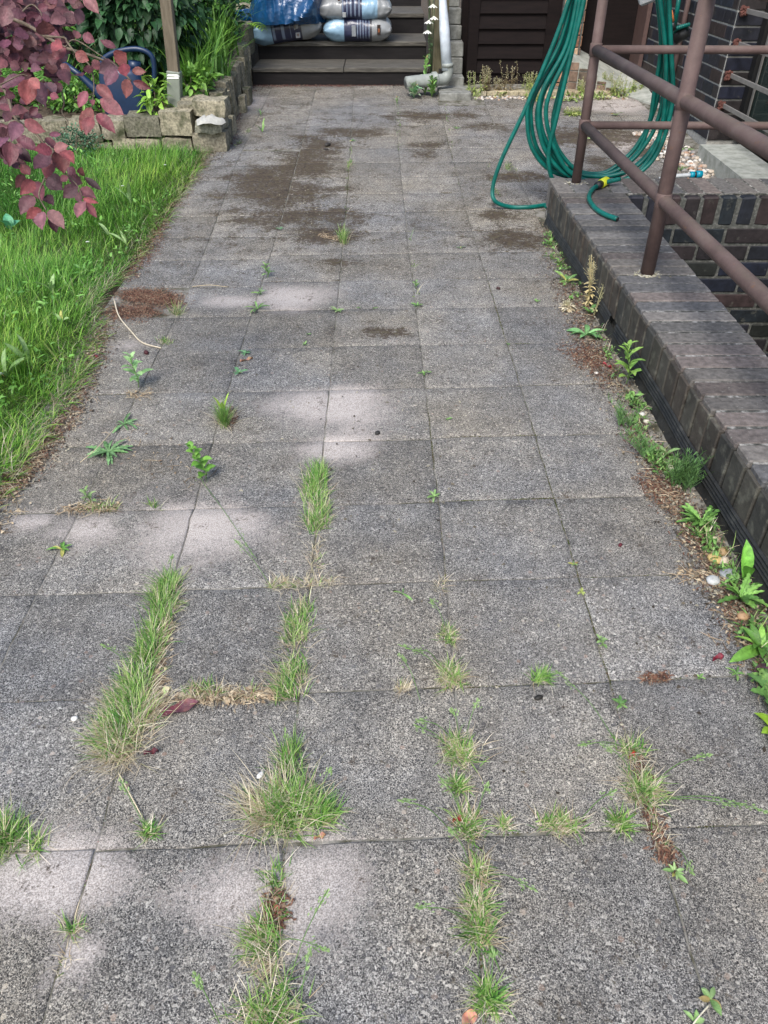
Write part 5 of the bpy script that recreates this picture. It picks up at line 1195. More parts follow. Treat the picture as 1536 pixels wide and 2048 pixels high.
# wooden post in its metal shoe
po = empty('garden_post', (-1.80, 6.95, .36), 'square wooden post in a grey metal shoe standing in the bed', 'post')
pb = PY(350, 215, 6.93); pt = PY(349, 150, 6.93); ptop = PY(326, -60, 6.93)
mb = MB(); d = (ptop-pt).normalized(); mid = (pt+ptop)/2; mb.obox(mid, (1, 0, -d.x), (0, 1, 0), d, .043, .04, (ptop-pt).length/2, (1, 1, 1), .004); mb.build('post', M['postwood'], po)
mb = MB(); d = (pt-PY(351, 205, 6.93)).normalized(); q = (pt+PY(351, 205, 6.93))/2-Vector((0, .004, 0)); mb.obox(q, (1, 0, -d.x), (0, 1, 0), d, .052, .052, .13, (1, 1, 1), .006); mb.build('metal_shoe', plain('grey_green_metal', (.21, .23, .19), .5), po)
mb = MB(); q2 = q+d*.085-Vector((0, .053, 0)); mb.obox(q2, (1, 0, 0), (0, 1, 0), (0, 0, 1), .046, .003, .004, (1, 1, 1), .001); mb.build('shoe_seam', M['white'], po)
mb = MB(); mb.obox(pt+Vector((.0, -.03, .002)), (1, 0, 0), (0, 1, 0), (0, 0, 1), .05, .03, .012, (.75, .75, .72), .008, .004); mb.build('white_cap', M['white'], po)
mb = MB(); mb.obox((pb+PY(352, 203, 6.93))/2, (1, 0, 0), (0, 1, 0), (0, 0, 1), .038, .038, .05, (1, 1, 1), .004); mb.build('shoe_foot', M['concrete'], po)

# blue watering can
wc = empty('watering_can', tuple(PY(260, 228, 6.98)), 'dark blue plastic watering can on the bed behind the stone wall', 'watering can')
Yw = 7.02; bl = PY(214, 229, Yw); br_ = PY(308, 226, Yw); cx = (bl.x+br_.x)/2; hw = (br_.x-bl.x)/2; z0 = bl.z; H_ = PY(260, 138, Yw).z-z0
mb = MB(); prof = [(0, .93, .90), (.03, .98, .98), (.08, 1, 1), (.55, .97, .97), (.9, .86, .9), (1, .78, .84), (1.02, .6, .7), (1.02, .0, .0)]
V = []; n = 36
for (t, a, b_) in prof:
    for i in range(n):
        an = 2*math.pi*i/n; ce, se = math.cos(an), math.sin(an); sx_ = abs(ce)**.6*math.copysign(1, ce); sy_ = abs(se)**.6*math.copysign(1, se)
        V.append((cx-.02*t+hw*a*sx_, Yw+.11*b_*sy_, z0+H_*t))
mb.add(V, [(j*n+i, j*n+(i+1) % n, (j+1)*n+(i+1) % n, (j+1)*n+i) for j in range(len(prof)-1) for i in range(n)]+[tuple(range(n))[::-1]]); mb.build('body', M['blueplastic'], wc, True)
mb = MB(); mb.tube(spline([PY(210, 150, Yw), PY(205, 122, Yw), PY(232, 104, Yw), PY(275, 98, Yw), PY(303, 112, Yw), PY(309, 145, Yw), PY(305, 178, Yw), PY(298, 190, Yw)], 8), .020, 12); mb.build('handle', M['blueplastic'], wc, True)
mb = MB(); mb.tube([PY(222, 215, Yw), PY(190, 178, Yw), PY(160, 150, Yw), PY(125, 124, Yw)], [.055, .034, .024, .02], 12); mb.tube([PY(126, 125, Yw), PY(118, 118, Yw)], [.022, .042], 12); mb.build('spout', M['blueplastic'], wc, True)
mb = MB(); mb.tube([PY(270, 140, Yw), PY(269, 122, Yw)], .05, 16); mb.build('filler_neck', M['blueplastic'], wc, True)

# ------------------------------------------------------------------ sacks on the steps
def sack(cx, cy, zb, L, Wd, Hh, rz, bands, label, tiltx=0):
    nu, nv = 150, 40; sd = rnd.randrange(9); V = []; C = []
    g_ = empty('soil_sack', (cx, cy, zb), label, 'sack', 'filled plastic sacks stacked on the steps')
    for i in range(nu+1):
        u = -1+2*i/nu; e = abs(u)
        h = Hh/2*(1-e**4.5)**.55+.006; w = Wd/2*(1-.10*e**3)
        if e > .93: w *= 1+.10*math.sin(u*90)*0
        for j in range(nv):
            a = 2*math.pi*j/nv; ca, sa = math.cos(a), math.sin(a)
            y = w*abs(ca)**.75*math.copysign(1, ca); z = h*abs(sa)**.85*math.copysign(1, sa)
            z = max(z, -Hh*.44)
            p = np.array([[u*L/2, y, z]]); r = wob(p, 9, sd, 4)[0]*.010+(abs(wob(p*np.array([1, 2, 2]), 22, sd+1, 3)[0])-.3)*.007
            r2 = e**3*math.sin(a*9+sd)*.010
            k = 1+(r+r2)/max(.05, math.hypot(y, z))*(1 if e < .97 else .4)
            x = u*L/2-math.copysign(.018*e**6*(math.cos(a*5+sd)*.5+.5), u)
            V.append((x, y*k, z*k+Hh*.44))
            c = (.25, .26, .265)
            for (u0, u1, cc, st_) in bands:
                if u0 <= u < u1:
                    c = cc
                    if st_ and .3 < abs(sa) < .99 or (st_ and sa > -.2 and abs(ca) > .4):
                        if math.sin((u-u0)*st_) > .55 and -.55 < z/Hh*2 < .75 : c = (.16, .20, .27)
            C.append(c)
    F = [(i*nv+j, (i+1)*nv+j, (i+1)*nv+(j+1) % nv, i*nv+(j+1) % nv) for i in range(nu) for j in range(nv)]
    F += [tuple(range(nv)), tuple(nu*nv+j for j in range(nv))[::-1]]
    mb = MB(); R_ = Matrix.Rotation(rz, 3, 'Z') @ Matrix.Rotation(tiltx, 3, 'Y')
    mb.add([R_ @ Vector(v)+Vector((cx, cy, zb)) for v in V], F, C); mb.build('sack_body', M['film'], g_, True)
    # printed patches on the camera side
    for (u, z, w_, h_, cc) in bands_patches:
        q = R_ @ Vector((u*L/2, -Wd/2*.99, Hh*z))+Vector((cx, cy, zb)); pm = MB()
        pm.obox(q-Vector((0, .006, 0)), R_ @ Vector((1, 0, 0)), (0, 1, .0), (0, -.25, 1), w_, .004, h_, cc, .002); pm.build('printed_patch', M['film'], g_)
    return g_
NV = (.022, .026, .060); LB = (.24, .38, .50); GY = (.25, .26, .265); DK = (.05, .05, .06)
def bp(x0, x1, yb, Y): a = PY(x0, yb, Y); b_ = PY(x1, yb, Y); return (a.x+b_.x)/2, b_.x-a.x, a.z
Ys = 9.44
x_, L_, z_ = bp(646, 784, 86, Ys)
bands_patches = [(-.10, .42, .022, .050, (.30, .32, .34)), (.62, .46, .018, .048, (.05, .035, .03)), (.62, .44, .010, .018, (.35, .12, .05)), (-.14, .44, .007, .030, (.03, .03, .05))]
sack(x_, Ys+.26, .529, L_, .52, .255, .0, [(-1, -.38, LB, 0), (-.38, -.02, NV, 0), (-.02, .36, NV, 75), (.36, .42, DK, 0), (.42, 1, GY, 0)], 'lower right sack with light blue, navy and grey bands')
x_, L_, z_ = bp(630, 784, 50, Ys)
bands_patches = [(-.24, .22, .018, .022, (.4, .42, .42)), (-.36, .82, .014, .02, (.08, .04, .03))]
sack(x_, Ys+.24, .529+.20, L_, .50, .235, .01, [(-1, -.30, GY, 0), (-.30, .22, NV, 60), (.22, .62, LB, 0), (.62, 1, GY, 0)], 'middle right sack with grey left end and navy middle')
x_, L_, z_ = bp(636, 786, 14, Ys)
bands_patches = [(-.05, .3, .016, .022, (.4, .42, .42))]
sack(x_, Ys+.24, .529+.395, L_, .50, .22, -.01, [(-1, -.22, GY, 0), (-.22, .32, NV, 55), (.32, .75, LB, 0), (.75, 1, GY, 0)], 'top right sack cut by the upper picture edge')
x_, L_, z_ = bp(500, 646, 88, Ys)
bands_patches = [(.30, .52, .022, .030, (.35, .37, .38)), (.27, .52, .010, .020, (.5, .22, .08)), (.32, .22, .024, .026, (.38, .39, .40)), (.32, .22, .012, .015, (.3, .15, .1))]
sack(x_, Ys+.24, .529, L_, .50, .255, .05, [(-1, -.38, LB, 0), (-.38, .14, NV, 26), (.14, .40, NV, 0), (.40, .43, DK, 0), (.43, 1, GY, 0)], 'lower left sack under the crumpled blue foil', tiltx=-.12)
# crumpled blue foil sack
fs = MB(); nu, nv = 110, 64; V = []; c0 = PY(470, 40, Ys+.1); 
xs_ = [0, .08, .16, .24, .4, .6, .8, .93, 1]; wid = [.09, .15, .07, .20, .30, .33, .30, .22, .05]; cen = [PY(468, 36, Ys).z, PY(480, 38, Ys).z, PY(505, 32, Ys).z, PY(530, 20, Ys).z, PY(550, 8, Ys).z, PY(580, 0, Ys).z, PY(610, 5, Ys).z, PY(635, 10, Ys).z, PY(645, 12, Ys).z]
x0_, x1_ = PY(466, 30, Ys).x, PY(650, 30, Ys).x
for i in range(nu+1):
    t = i/nu; w = float(np.interp(t, xs_, wid)); zc = float(np.interp(t, xs_, cen))
    for j in range(nv):
        a = 2*math.pi*j/nv; x = x0_+(x1_-x0_)*t; y = Ys+.22-.04*math.sin(t*9)+w*1.0*math.cos(a); z = zc+w*.95*math.sin(a)
        p = np.array([[x*1.2, y, z]]); ridg = 0
        for o in range(4): ridg += (1-abs(wob(p, 5*2**o, o+2, 1)[0])*2.2)*.5**o
        k = .075*ridg*min(1, w/.12)
        V.append((x+.3*k*math.sin(a*3), y+math.cos(a)*k, max(z+math.sin(a)*k, .70 if x > x0_+.2 else .60)))
fs.add(V, [(i*nv+j, (i+1)*nv+j, (i+1)*nv+(j+1) % nv, i*nv+(j+1) % nv) for i in range(nu) for j in range(nv)]+[tuple(range(nv)), tuple(nu*nv+j for j in range(nv))[::-1]])
tag(fs.build('foil_sack', M['tarp'], None, False), 'crumpled shiny blue foil sack lying on the lower left sack', 'sack')

# ------------------------------------------------------------------ garden hose
hose = empty('garden_hose', (1.2, 5.2, CAPZ), 'coiled green garden hose hanging on the railing down onto the wall', 'garden hose')
HR = .0138
def strand(pts, name='hose_loop'):
    mb = MB(); mb.tube(spline(pts, 9), HR, 10); return mb.build(name, M['hose'], hose, True)
loops = [ # left x at y=0,100,200,260 | bottom points | right x at y 260,200,100,0
    ([(1150, -30), (1118, 90), (1062, 190), (1055, 250), (1066, 300), (1100, 340), (1150, 355), (1210, 358), (1262, 338), (1302, 300), (1328, 250), (1338, 200), (1341, 100), (1333, -30)], 5.27),
    ([(1154, -30), (1124, 90), (1070, 190), (1062, 240), (1076, 300), (1115, 340), (1165, 350), (1215, 348), (1258, 325), (1290, 290), (1312, 250), (1325, 200), (1334, 100), (1326, -30)], 5.31),
    ([(1158, -30), (1130, 90), (1083, 190), (1074, 240), (1088, 290), (1122, 330), (1168, 346), (1212, 344), (1256, 312), (1284, 275), (1303, 235), (1316, 190), (1328, 100), (1320, -30)], 5.36),
    ([(1162, -30), (1136, 90), (1090, 180), (1080, 235), (1096, 290), (1130, 338), (1180, 352), (1230, 350), (1276, 330), (1312, 285), (1332, 230), (1342, 190), (1338, 100), (1329, -30)], 5.24),
    ([(1166, -30), (1142, 90), (1102, 180), (1092, 230), (1106, 290), (1140, 345), (1190, 364), (1240, 362), (1286, 340), (1318, 300), (1338, 240), (1346, 180), (1342, 100), (1337, -30)], 5.20),
    ([(1160, -30), (1133, 90), (1086, 180), (1077, 240), (1090, 300), (1128, 346), (1178, 362), (1220, 366), (1264, 352), (1298, 318), (1320, 270), (1330, 200), (1331, 100), (1316, -30)], 5.22),
    ([(1168, -30), (1152, 60), (1122, 170), (1106, 240), (1112, 290), (1146, 335), (1180, 348), (1214, 350), (1250, 330), (1280, 296), (1300, 240), (1308, 190), (1322, 90), (1312, -30)], 5.34)]
for pts, Yl in loops: strand([PY(x, y, Yl+.0*y) for x, y in pts])
gxy = lambda x, y, up=HR: G(x, y, up)
strand([PY(1148, -30, 5.24), PY(1110, 80, 5.25), PY(1052, 215, 5.27), PY(1005, 315, 5.29), PY(986, 372, 5.30), PY(990, 402, 5.27), gxy(1022, 414), gxy(1060, 414), gxy(1092, 410), Vector((1.10, 5.30, gz(5.3)+HR)), Vector((1.16, 5.26, .12)), PY(1100, 345, 5.21), PY(1098, 300, 5.20), PY(1112, 240, 5.18), PY(1140, 120, 5.17), PY(1168, 0, 5.17), PY(1172, -30, 5.17)], 'loose_strand')
strand([PZ(1240, 358, .29), PZ(1205, 366, .275)], 'tail_joint')
tail = strand([PZ(1204, 367, .272), PZ(1186, 378, .266), PZ(1178, 396, .265), PZ(1190, 416, .265), PZ(1210, 429, .265), PZ(1234, 438, .266)], 'hose_tail')
a, b_ = PZ(1194, 372, .272), PZ(1212, 362, .275); mb = MB(); mb.tube([a, a.lerp(b_, .4)], .023, 12); mb.build('coupling_collar', M['black'], hose, True)
mb = MB(); mb.tube([a.lerp(b_, .4), a.lerp(b_, .45), b_, b_.lerp(a, -.15)], [.020, .027, .027, .02], 14); mb.build('coupling', M['yellow'], hose, True)
e0, e1 = PZ(1231, 437, .266), PZ(1235, 438.4, .266); mb = MB(); mb.tube([e0.lerp(e1, .9), e0.lerp(e1, 1.1)], .0105, 10); mb.build('hose_bore', M['black'], hose, True)
for pts in ([PY(1300, -40, 5.26), PY(1325, -34, 5.26), PY(1345, -36, 5.26)],):
    mb = MB(); mb.tube(pts, .03, 8); mb.build('hanger', M['greypipe'], hose, True)
# grey hose end with teal connector lying behind the wall
gh = empty('grey_hose_end', tuple(G(1360, 350)), 'grey hose end with teal connector lying behind the wall cap', 'hose end')
zq = .285; mb = MB(); mb.tube(spline([PY(1318, 358, 5.2), PY(1345, 353, 5.2), PY(1382, 350, 5.2)], 5), .013, 10); mb.build('hose', M['greyp'], gh, True)
mb = MB(); mb.tube([PY(1380, 350, 5.2), PY(1388, 349.6, 5.2)], .021, 14); mb.tube([PY(1392, 349.4, 5.2), PY(1404, 348.5, 5.2)], [.024, .022], 14); mb.build('connector', M['teal'], gh, True)
mb = MB(); mb.tube([PY(1388, 349.6, 5.2), PY(1392, 349.4, 5.2)], .0185, 14); mb.build('seal', M['black'], gh, True)
# hose reel piece and spray lance behind the bundle
sg = empty('spray_lance', tuple(PY(1335, 30, 5.5)), 'blue and orange spray lance hanging behind the hose bundle', 'spray lance')
mb = MB(); mb.tube([PY(1328, -20, 5.5), PY(1338, 22, 5.5)], .02, 10); mb.build('body', M['teal'], sg, True)
mb = MB(); mb.tube([PY(1338, 22, 5.5), PY(1343, 44, 5.5)], .02, 10); mb.build('grip', M['orange'], sg, True)
mb = MB(); mb.tube([PY(1343, 44, 5.5), PY(1348, 60, 5.5)], .016, 10); mb.build('nozzle', M['black'], sg, True)
rl = empty('hose_reel_drum', tuple(PY(1360, 68, 5.6)), 'small dark teal coil with pale stripes behind the near post', 'hose coil')
mb = MB()
for k in range(7): mb.tube([PY(1348+k*4, 80-k*2, 5.6), PY(1350+k*4, 60-k*1.5, 5.55), PY(1356+k*3.5, 55-k*1.0, 5.5)], .011, 8)
mb.build('coil', M['hose'], rl, True)
mb = MB(); mb.tube([PY(1348, 78, 5.58), PY(1374, 60, 5.55)], .04, 14); mb.build('core', M['black'], rl, True)
mb = MB(); mb.tube([PY(1349, 54, 5.7), PY(1362, -30, 5.7)], HR, 10); tag(mb.build('hose_riser', M['hose'], None, True), 'single green hose length rising behind the near post', 'hose')
mb = MB(); c = PY(1295, -8, 5.5); mb.obox(c, (1, 0, .3), (0, 1, 0), (-.3, 0, 1), .05, .03, .035, (.42, .42, .40), .012, .006); tag(mb.build('grey_bracket', M['greyp']), 'grey plastic bracket at the top of the hose bundle', 'bracket')

# ------------------------------------------------------------------ purple leaved branch in the foreground
sh = empty('purple_leaved_shrub', (-2.35, 1.7, 0), 'purple leaved shrub branch hanging in from the upper left', 'shrub')
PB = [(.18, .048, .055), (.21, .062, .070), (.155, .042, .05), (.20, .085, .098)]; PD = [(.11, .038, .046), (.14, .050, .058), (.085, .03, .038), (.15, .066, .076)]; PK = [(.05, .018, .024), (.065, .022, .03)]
LV = [  # base x,y, tip x,y, width px, tone b/d/k, depth
 (56,158,53,210,31,'b'),(78,165,92,214,28,'k'),(50,155,3,177,24,'d'),(58,158,80,178,22,'b'),(122,138,138,170,24,'d'),(98,65,66,45,26,'d'),(90,70,86,40,34,'d'),(62,70,56,96,24,'d'),(132,96,107,120,28,'b'),(125,96,102,88,22,'b'),(150,106,178,122,20,'b'),(154,62,152,78,15,'d'),(165,70,190,84,18,'d'),(232,96,200,80,13,'d'),
 (232,125,253,106,28,'b'),(235,132,197,146,28,'d'),(233,140,212,173,26,'d'),(252,153,247,127,22,'b'),(264,143,293,144,14,'b'),(255,158,252,197,20,'b'),(266,163,302,178,14,'b'),(200,198,248,230,26,'b'),(193,170,229,202,20,'b'),(174,182,157,216,18,'b'),(182,214,162,262,24,'b'),(183,234,172,271,22,'b'),(193,228,231,267,22,'b'),(183,200,186,212,10,'b'),(168,-8,198,28,22,'b'),
 (15,12,4,54,28,'d'),(20,34,34,66,20,'d'),(18,26,54,31,18,'d'),(75,18,97,12,14,'d'),(56,68,27,70,22,'d'),(75,52,58,44,20,'d'),(96,118,116,120,18,'d'),(120,130,142,142,14,'d'),(150,150,165,152,22,'d'),(175,130,180,148,18,'d'),(185,120,200,140,16,'d'),
 (20,216,-4,204,20,'d'),(18,222,10,244,16,'d'),(22,224,58,222,20,'d'),(20,283,19,334,27,'d'),(40,246,22,284,24,'b'),(16,275,-8,300,20,'b'),(14,270,-6,258,18,'b'),(48,243,92,264,22,'b'),(92,275,112,300,16,'d'),(104,301,67,300,22,'b'),(108,300,137,291,20,'b'),(114,300,128,348,32,'b'),(124,302,149,328,22,'b'),(98,306,68,338,28,'d'),(102,315,92,358,24,'b'),(94,352,126,380,30,'k'),
 (68,362,40,390,22,'b'),(70,363,86,402,24,'d'),(90,392,108,411,18,'k'),(68,392,41,430,26,'d'),(82,418,52,438,20,'b'),(83,424,85,460,24,'b'),(76,430,76,452,18,'k'),(98,420,129,458,24,'b'),(100,432,113,466,18,'k'),(60,350,41,328,18,'d'),(48,350,31,376,18,'d'),(155,372,127,396,24,'k'),(165,367,134,350,20,'d'),(165,352,164,334,16,'d'),(170,355,203,381,13,'k'),(160,378,193,398,20,'d'),
 (168,402,154,436,22,'b'),(172,405,194,436,14,'b'),(166,398,198,407,10,'b'),(155,385,161,408,14,'d'),(135,352,120,362,12,'d'),(98,270,123,268,10,'d'),(40,280,74,300,22,'d'),(34,298,64,326,20,'k'),(135,335,152,350,16,'d'),(80,300,95,312,20,'d'),(60,230,76,214,14,'d'),(30,190,10,196,18,'d'),(62,136,84,140,16,'d'),(46,140,58,126,16,'d'),(20,128,40,136,18,'d'),(10,118,-8,138,22,'d'),(8,108,20,100,14,'d'),(100,190,118,196,14,'b'),(95,165,110,190,20,'d'),(120,165,112,190,16,'d')]
mb = MB(); rl_ = random.Random(5)
def pleaf(bx, by, tx, ty, w, tone, D, sc=1):
    b0 = PT(bx, by, D); t0 = PT(tx, ty, D+rl_.uniform(-.035, .02)); d = t0-b0; ray_ = Vector(ray((bx+tx)/2, (by+ty)/2)).normalized()
    up = -ray_+Vector((rl_.uniform(-.5, .5), 0, rl_.uniform(.0, .7))); c = {'b': PB, 'd': PD, 'k': PK}[tone]
    c = tuple(q*rl_.uniform(.85, 1.15) for q in rl_.choice(c))
    W = w/FPX*D*1.14; L = d.length; s = d.cross(up).normalized(); u = s.cross(d).normalized(); n = 10; V = []; C = []; F = []; dd = d.normalized(); cv = rl_.uniform(-.18, .22); fo = rl_.uniform(.08, .3); tw = rl_.uniform(-.25, .25)
    for i in range(n+1):
        t = i/n; ww = W*(math.sin(math.pi*t**.85)**.85 if 0 < t < 1 else .02)/2*(1.0 if t < .75 else 1.0-.25*(t-.75)/.25)
        p = b0+dd*L*t+u*(L*cv*(t-t*t)*1.6)
        for k in (-1, -.52, 0, .52, 1):
            ss = s*math.cos(tw*k)+u*math.sin(tw*t)
            vein = 1+.16*math.cos(t*n*math.pi-abs(k)*3.2)*(1 if k else 0)+(.28 if k == 0 else 0)
            V.append(p+s*(ww*k)+u*(ww*abs(k)*fo*1.6+.0012*math.cos(t*n*math.pi-abs(k)*3))); C.append(tuple(q*vein for q in c))
    for i in range(n):
        for k in range(4): a = i*5+k; F.append((a, a+1, a+6, a+5))
    mb.add(V, F, C)
for (bx, by, tx, ty, w, tone) in LV: pleaf(bx, by, tx, ty, w, tone, (1.75 if tone == 'b' else 1.85)+rl_.uniform(-.05, .12))
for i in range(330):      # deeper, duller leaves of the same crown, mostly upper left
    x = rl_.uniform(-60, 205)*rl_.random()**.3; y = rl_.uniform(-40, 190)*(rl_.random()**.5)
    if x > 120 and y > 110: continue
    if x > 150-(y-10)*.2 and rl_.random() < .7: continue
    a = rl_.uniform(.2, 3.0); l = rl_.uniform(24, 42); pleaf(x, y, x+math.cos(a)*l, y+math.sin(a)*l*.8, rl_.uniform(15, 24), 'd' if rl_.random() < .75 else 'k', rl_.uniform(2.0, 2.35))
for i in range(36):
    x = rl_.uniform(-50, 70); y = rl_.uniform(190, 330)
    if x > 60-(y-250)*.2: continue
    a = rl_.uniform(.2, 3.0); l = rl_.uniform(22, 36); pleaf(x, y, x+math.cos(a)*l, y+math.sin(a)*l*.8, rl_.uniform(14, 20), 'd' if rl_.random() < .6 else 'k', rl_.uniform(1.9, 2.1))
mb.build('foliage', M['purple'], sh, True)
mb = MB(); TW = (.20, .16, .12)
def twig(pts, D, r): mb.tube(spline([PT(x, y, D) for x, y in pts], 6), [r*(1-.6*i/(6*(len(pts)-1))) for i in range(6*(len(pts)-1)+1)], 6, TW)
twig([(-260, -60), (-120, 0), (30, 40), (90, 72), (130, 95), (185, 112), (235, 135), (262, 162)], 1.93, .006)
twig([(30, 40), (60, 10), (78, 20), (84, 32)], 1.95, .0025); twig([(90, 72), (110, 74), (130, 76), (135, 85), (155, 110), (180, 132), (188, 170), (184, 212), (182, 236)], 1.88, .003)
twig([(130, 95), (150, 80), (200, 110), (235, 132)], 1.9, .002); twig([(-260, 60), (-100, 120), (0, 170), (30, 235), (70, 265), (90, 290), (106, 300), (100, 330), (88, 360), (78, 390), (92, 420)], 1.9, .0045)
twig([(90, 290), (110, 320), (130, 345), (155, 372), (168, 402)], 1.88, .0025); twig([(0, 170), (40, 150), (56, 152)], 1.86, .002); twig([(120, 170), (128, 205), (124, 225), (136, 245), (128, 260)], 1.95, .0022)
mb.build('twigs', M['bark'], sh, True)
mb = MB(); a1, a2 = PT(-260, -60, 1.93), PT(-260, 60, 1.9)
mb.tube(spline([(-2.35, 1.7, -.05), (-2.3, 1.72, .7), (-2.25, 1.75, 1.3), (-2.1, 1.8, 2.0)], 6), [.035]*8+[.02]*11, 8); mb.tube(spline([(-2.28, 1.73, .9), (-1.75, 1.82, 1.35), a1], 6), .012, 6); mb.tube(spline([(-2.28, 1.73, .8), (-1.8, 1.8, 1.1), a2], 6), .011, 6); mb.build('trunk', M['bark'], sh, True)

# ------------------------------------------------------------------ small fallen things
def pebble(px, r, col, label, name='pebble', cat='pebble', group=None, fl=.6, dz=0):
    c = G(*px); mb = MB(); pebble_mesh(mb, (c.x, c.y, c.z+r*fl*.7+dz), r, col, fl); o = mb.build(name, M['pebble'], None, True); shift_origin(o, c); tag(o, label, cat, group)
gp = 'stones lying at the wall foot'
pebble((1428, 1122), .021, (.50, .36, .15), 'yellow brown pebble, left one of three at the wall foot', group=gp)
pebble((1444, 1108), .022, (.30, .20, .10), 'dark brown pebble, top one of three at the wall foot', group=gp)
pebble((1446, 1126), .019, (.50, .42, .32), 'pale tan pebble, right one of three at the wall foot', group=gp)
pebble((1424, 1080), .016, (.48, .44, .30), 'mossy tan pebble under the jagged dandelion beside the membrane', group=gp)
pebble((1425, 1164), .023, (.44, .45, .44), 'white angular stone near the tall oval leaf', group=gp, fl=.45)
pebble((1456, 1152), .024, (.30, .31, .33), 'grey marbled stone right of the white angular one', group=gp, fl=.5)
pebble((1342, 942), .020, (.52, .50, .34), 'pale stone left of the dense horsetail', group=gp)
pebble((1282, 832), .015, (.60, .60, .56), 'whitish stone below the round leaved weed', group=gp)
pebble((1292, 845), .012, (.5, .47, .4), 'small tan stone just below the whitish one', group=gp)
pebble((1484, 1236), .02, (.35, .22, .12), 'brown stone under the big jagged dandelion', group=gp)
pebble((1192, 748), .010, (.7, .68, .62), 'small white chip on the dirt left of the tall leafy weed', group=gp)
pebble((150, 1439), .009, (.72, .70, .66), 'white crumb left of the largest left tuft', name='crumb', cat='crumb')
pebble((521, 1552), .009, (.75, .74, .72), 'white crumb above the big spreading green tuft', name='crumb', cat='crumb')
pebble((881, 1210), .006, (.5, .48, .3), 'small yellowish crumb below the loose seedling', name='crumb', cat='crumb')
pebble((350, 262+71), .010, (.7, .7, .68), 'white speck on the far slab beside the lawn', name='crumb', cat='crumb') if False else None
pebble((755, 868), .013, (.03, .028, .025), 'black dirt lump right of the pale patch', name='dirt_lump', cat='dirt lump')
pebble((655, 292), .03, (.03, .026, .022), 'black dirt lump far up the path on dark moss', name='dirt_lump', cat='dirt lump', fl=.5)
pebble((652, 300), .018, (.03, .026, .022), 'smaller dirt lump below the far black one', name='dirt_lump', cat='dirt lump', fl=.5)
pebble((1077, 1397), .010, (.02, .018, .015), 'round dark lump below the short dark green tuft', name='dirt_lump', cat='dirt lump')
pebble((293, 708), .012, (.055, .010, .014), 'dark red berry on the left slabs by the twig', name='berry', cat='berry', group='fallen berries', fl=.9)
pebble((194, 716), .010, (.16, .012, .03), 'bright red berry at the lawn edge', name='berry', cat='berry', group='fallen berries', fl=.9)
pebble((1240, 1092), .007, (.09, .012, .02), 'dark red berry on a right hand slab', name='berry', cat='berry', group='fallen berries', fl=.9)
pebble((996, 579), .010, (.05, .02, .02), 'dark berry beside the long mossy joint', name='berry', cat='berry', group='fallen berries', fl=.9)
def fallen(px0, px1, w, col, label, name='fallen_leaf', curl=.2, lift=.006):
    a = G(*px0, .004); b0 = G(*px1, .004); m_ = MB(); d = b0-a; s = Vector((-d.y, d.x, 0)).normalized(); n = 10; V = []; C = []
    for i in range(n+1):
        t = i/n; ww = w*(math.sin(math.pi*(t*.94+.03))**.6)/2
        for k in (-1, 0, 1): V.append(a+d*t+s*(ww*k+.15*w*math.sin(t*3))+Vector((0, 0, lift*abs(k)*(1+math.sin(t*9+k))+curl*w*t*t*.5))); C.append(tuple(q*rnd.uniform(.75, 1.25) for q in col))
    m_.add(V, [(i*3+k, i*3+k+1, i*3+k+4, i*3+k+3) for i in range(n) for k in (0, 1)], C); o = m_.build(name, M['purple'], None, True); shift_origin(o, a); tag(o, label, 'leaf', 'fallen leaves and petals')
fallen((324, 1432), (398, 1408), .034, (.16, .06, .075), 'large curled purple leaf beside the largest left tuft')
fallen((288, 1510), (318, 1504), .012, (.10, .02, .03), 'small dark red leaf right of the straw skirt')
fallen((312, 1398), (342, 1378), .016, (.55, .50, .32), 'pale yellow dead leaf above the large purple leaf')
fallen((1528, 1378), (1536, 1335), .05, (.06, .028, .045), 'dark purple leaf at the right picture edge', curl=.4)
fallen((1425, 1322), (1448, 1314), .016, (.16, .02, .035), 'dark red petal on the slab left of the big dandelion')
fallen((1400, 1296), (1412, 1290), .010, (.4, .08, .05), 'small orange red petal near the big dandelion') if False else None
fallen((1205, 728), (1222, 738), .018, (.28, .03, .04), 'crimson petal on the brown dirt by the tall leafy weed')
fallen((1400, 1078), (1408, 1092), .016, (.12, .03, .05), 'dark crumpled leaf under the jagged dandelion')
fallen((924, 2046), (955, 2034), .022, (.50, .28, .18), 'peach coloured dead leaf at the bottom edge')
fallen((905, 1645), (928, 1638), .010, (.30, .015, .02), 'red petal caught in the lowest right centre tuft', curl=.6)
fallen((1258, 1515), (1272, 1508), .010, (.34, .015, .015), 'red petal in the upper sparse right hand tuft', curl=.5)
fallen((628, 1680), (652, 1672), .010, (.48, .26, .17), 'dry orange leaf at the foot of the big spreading tuft')
fallen((480, 724), (506, 718), .012, (.42, .25, .15), 'dry tan leaf between the two blue green rosettes')
fallen((545, 1832), (560, 1815), .016, (.30, .10, .06), 'rusty dead leaf in the brownish tuft on the pale patch')
mb = MB(); mb.tube(spline([G(228, 598, .02), G(238, 632, .012), G(262, 662, .008), G(285, 685, .007), G(322, 696, .006)], 6), [.0035]*25, 6, (.55, .48, .36)); tag(mb.build('twig', M['litter'], None, True), 'pale curved twig lying from the litter patch onto the slab', 'twig')
mb = MB(); mb.tube(spline([G(237, 1545, .015), G(262, 1592, .008), G(288, 1640, .004)], 6), .0016, 5, (.55, .48, .32)); tag(mb.build('straw_stem', M['litter'], None, True), 'dry straw stem leading from the straw skirt to a small tuft', 'straw')
mb = MB(); mb.tube(spline([G(385, 573, .006), G(420, 570, .02), G(455, 574, .006)], 6), .0016, 5, (.5, .4, .25)); tag(mb.build('straw_stem', M['litter'], None, True), 'dry straw on the far slabs left of the pale patch', 'straw')
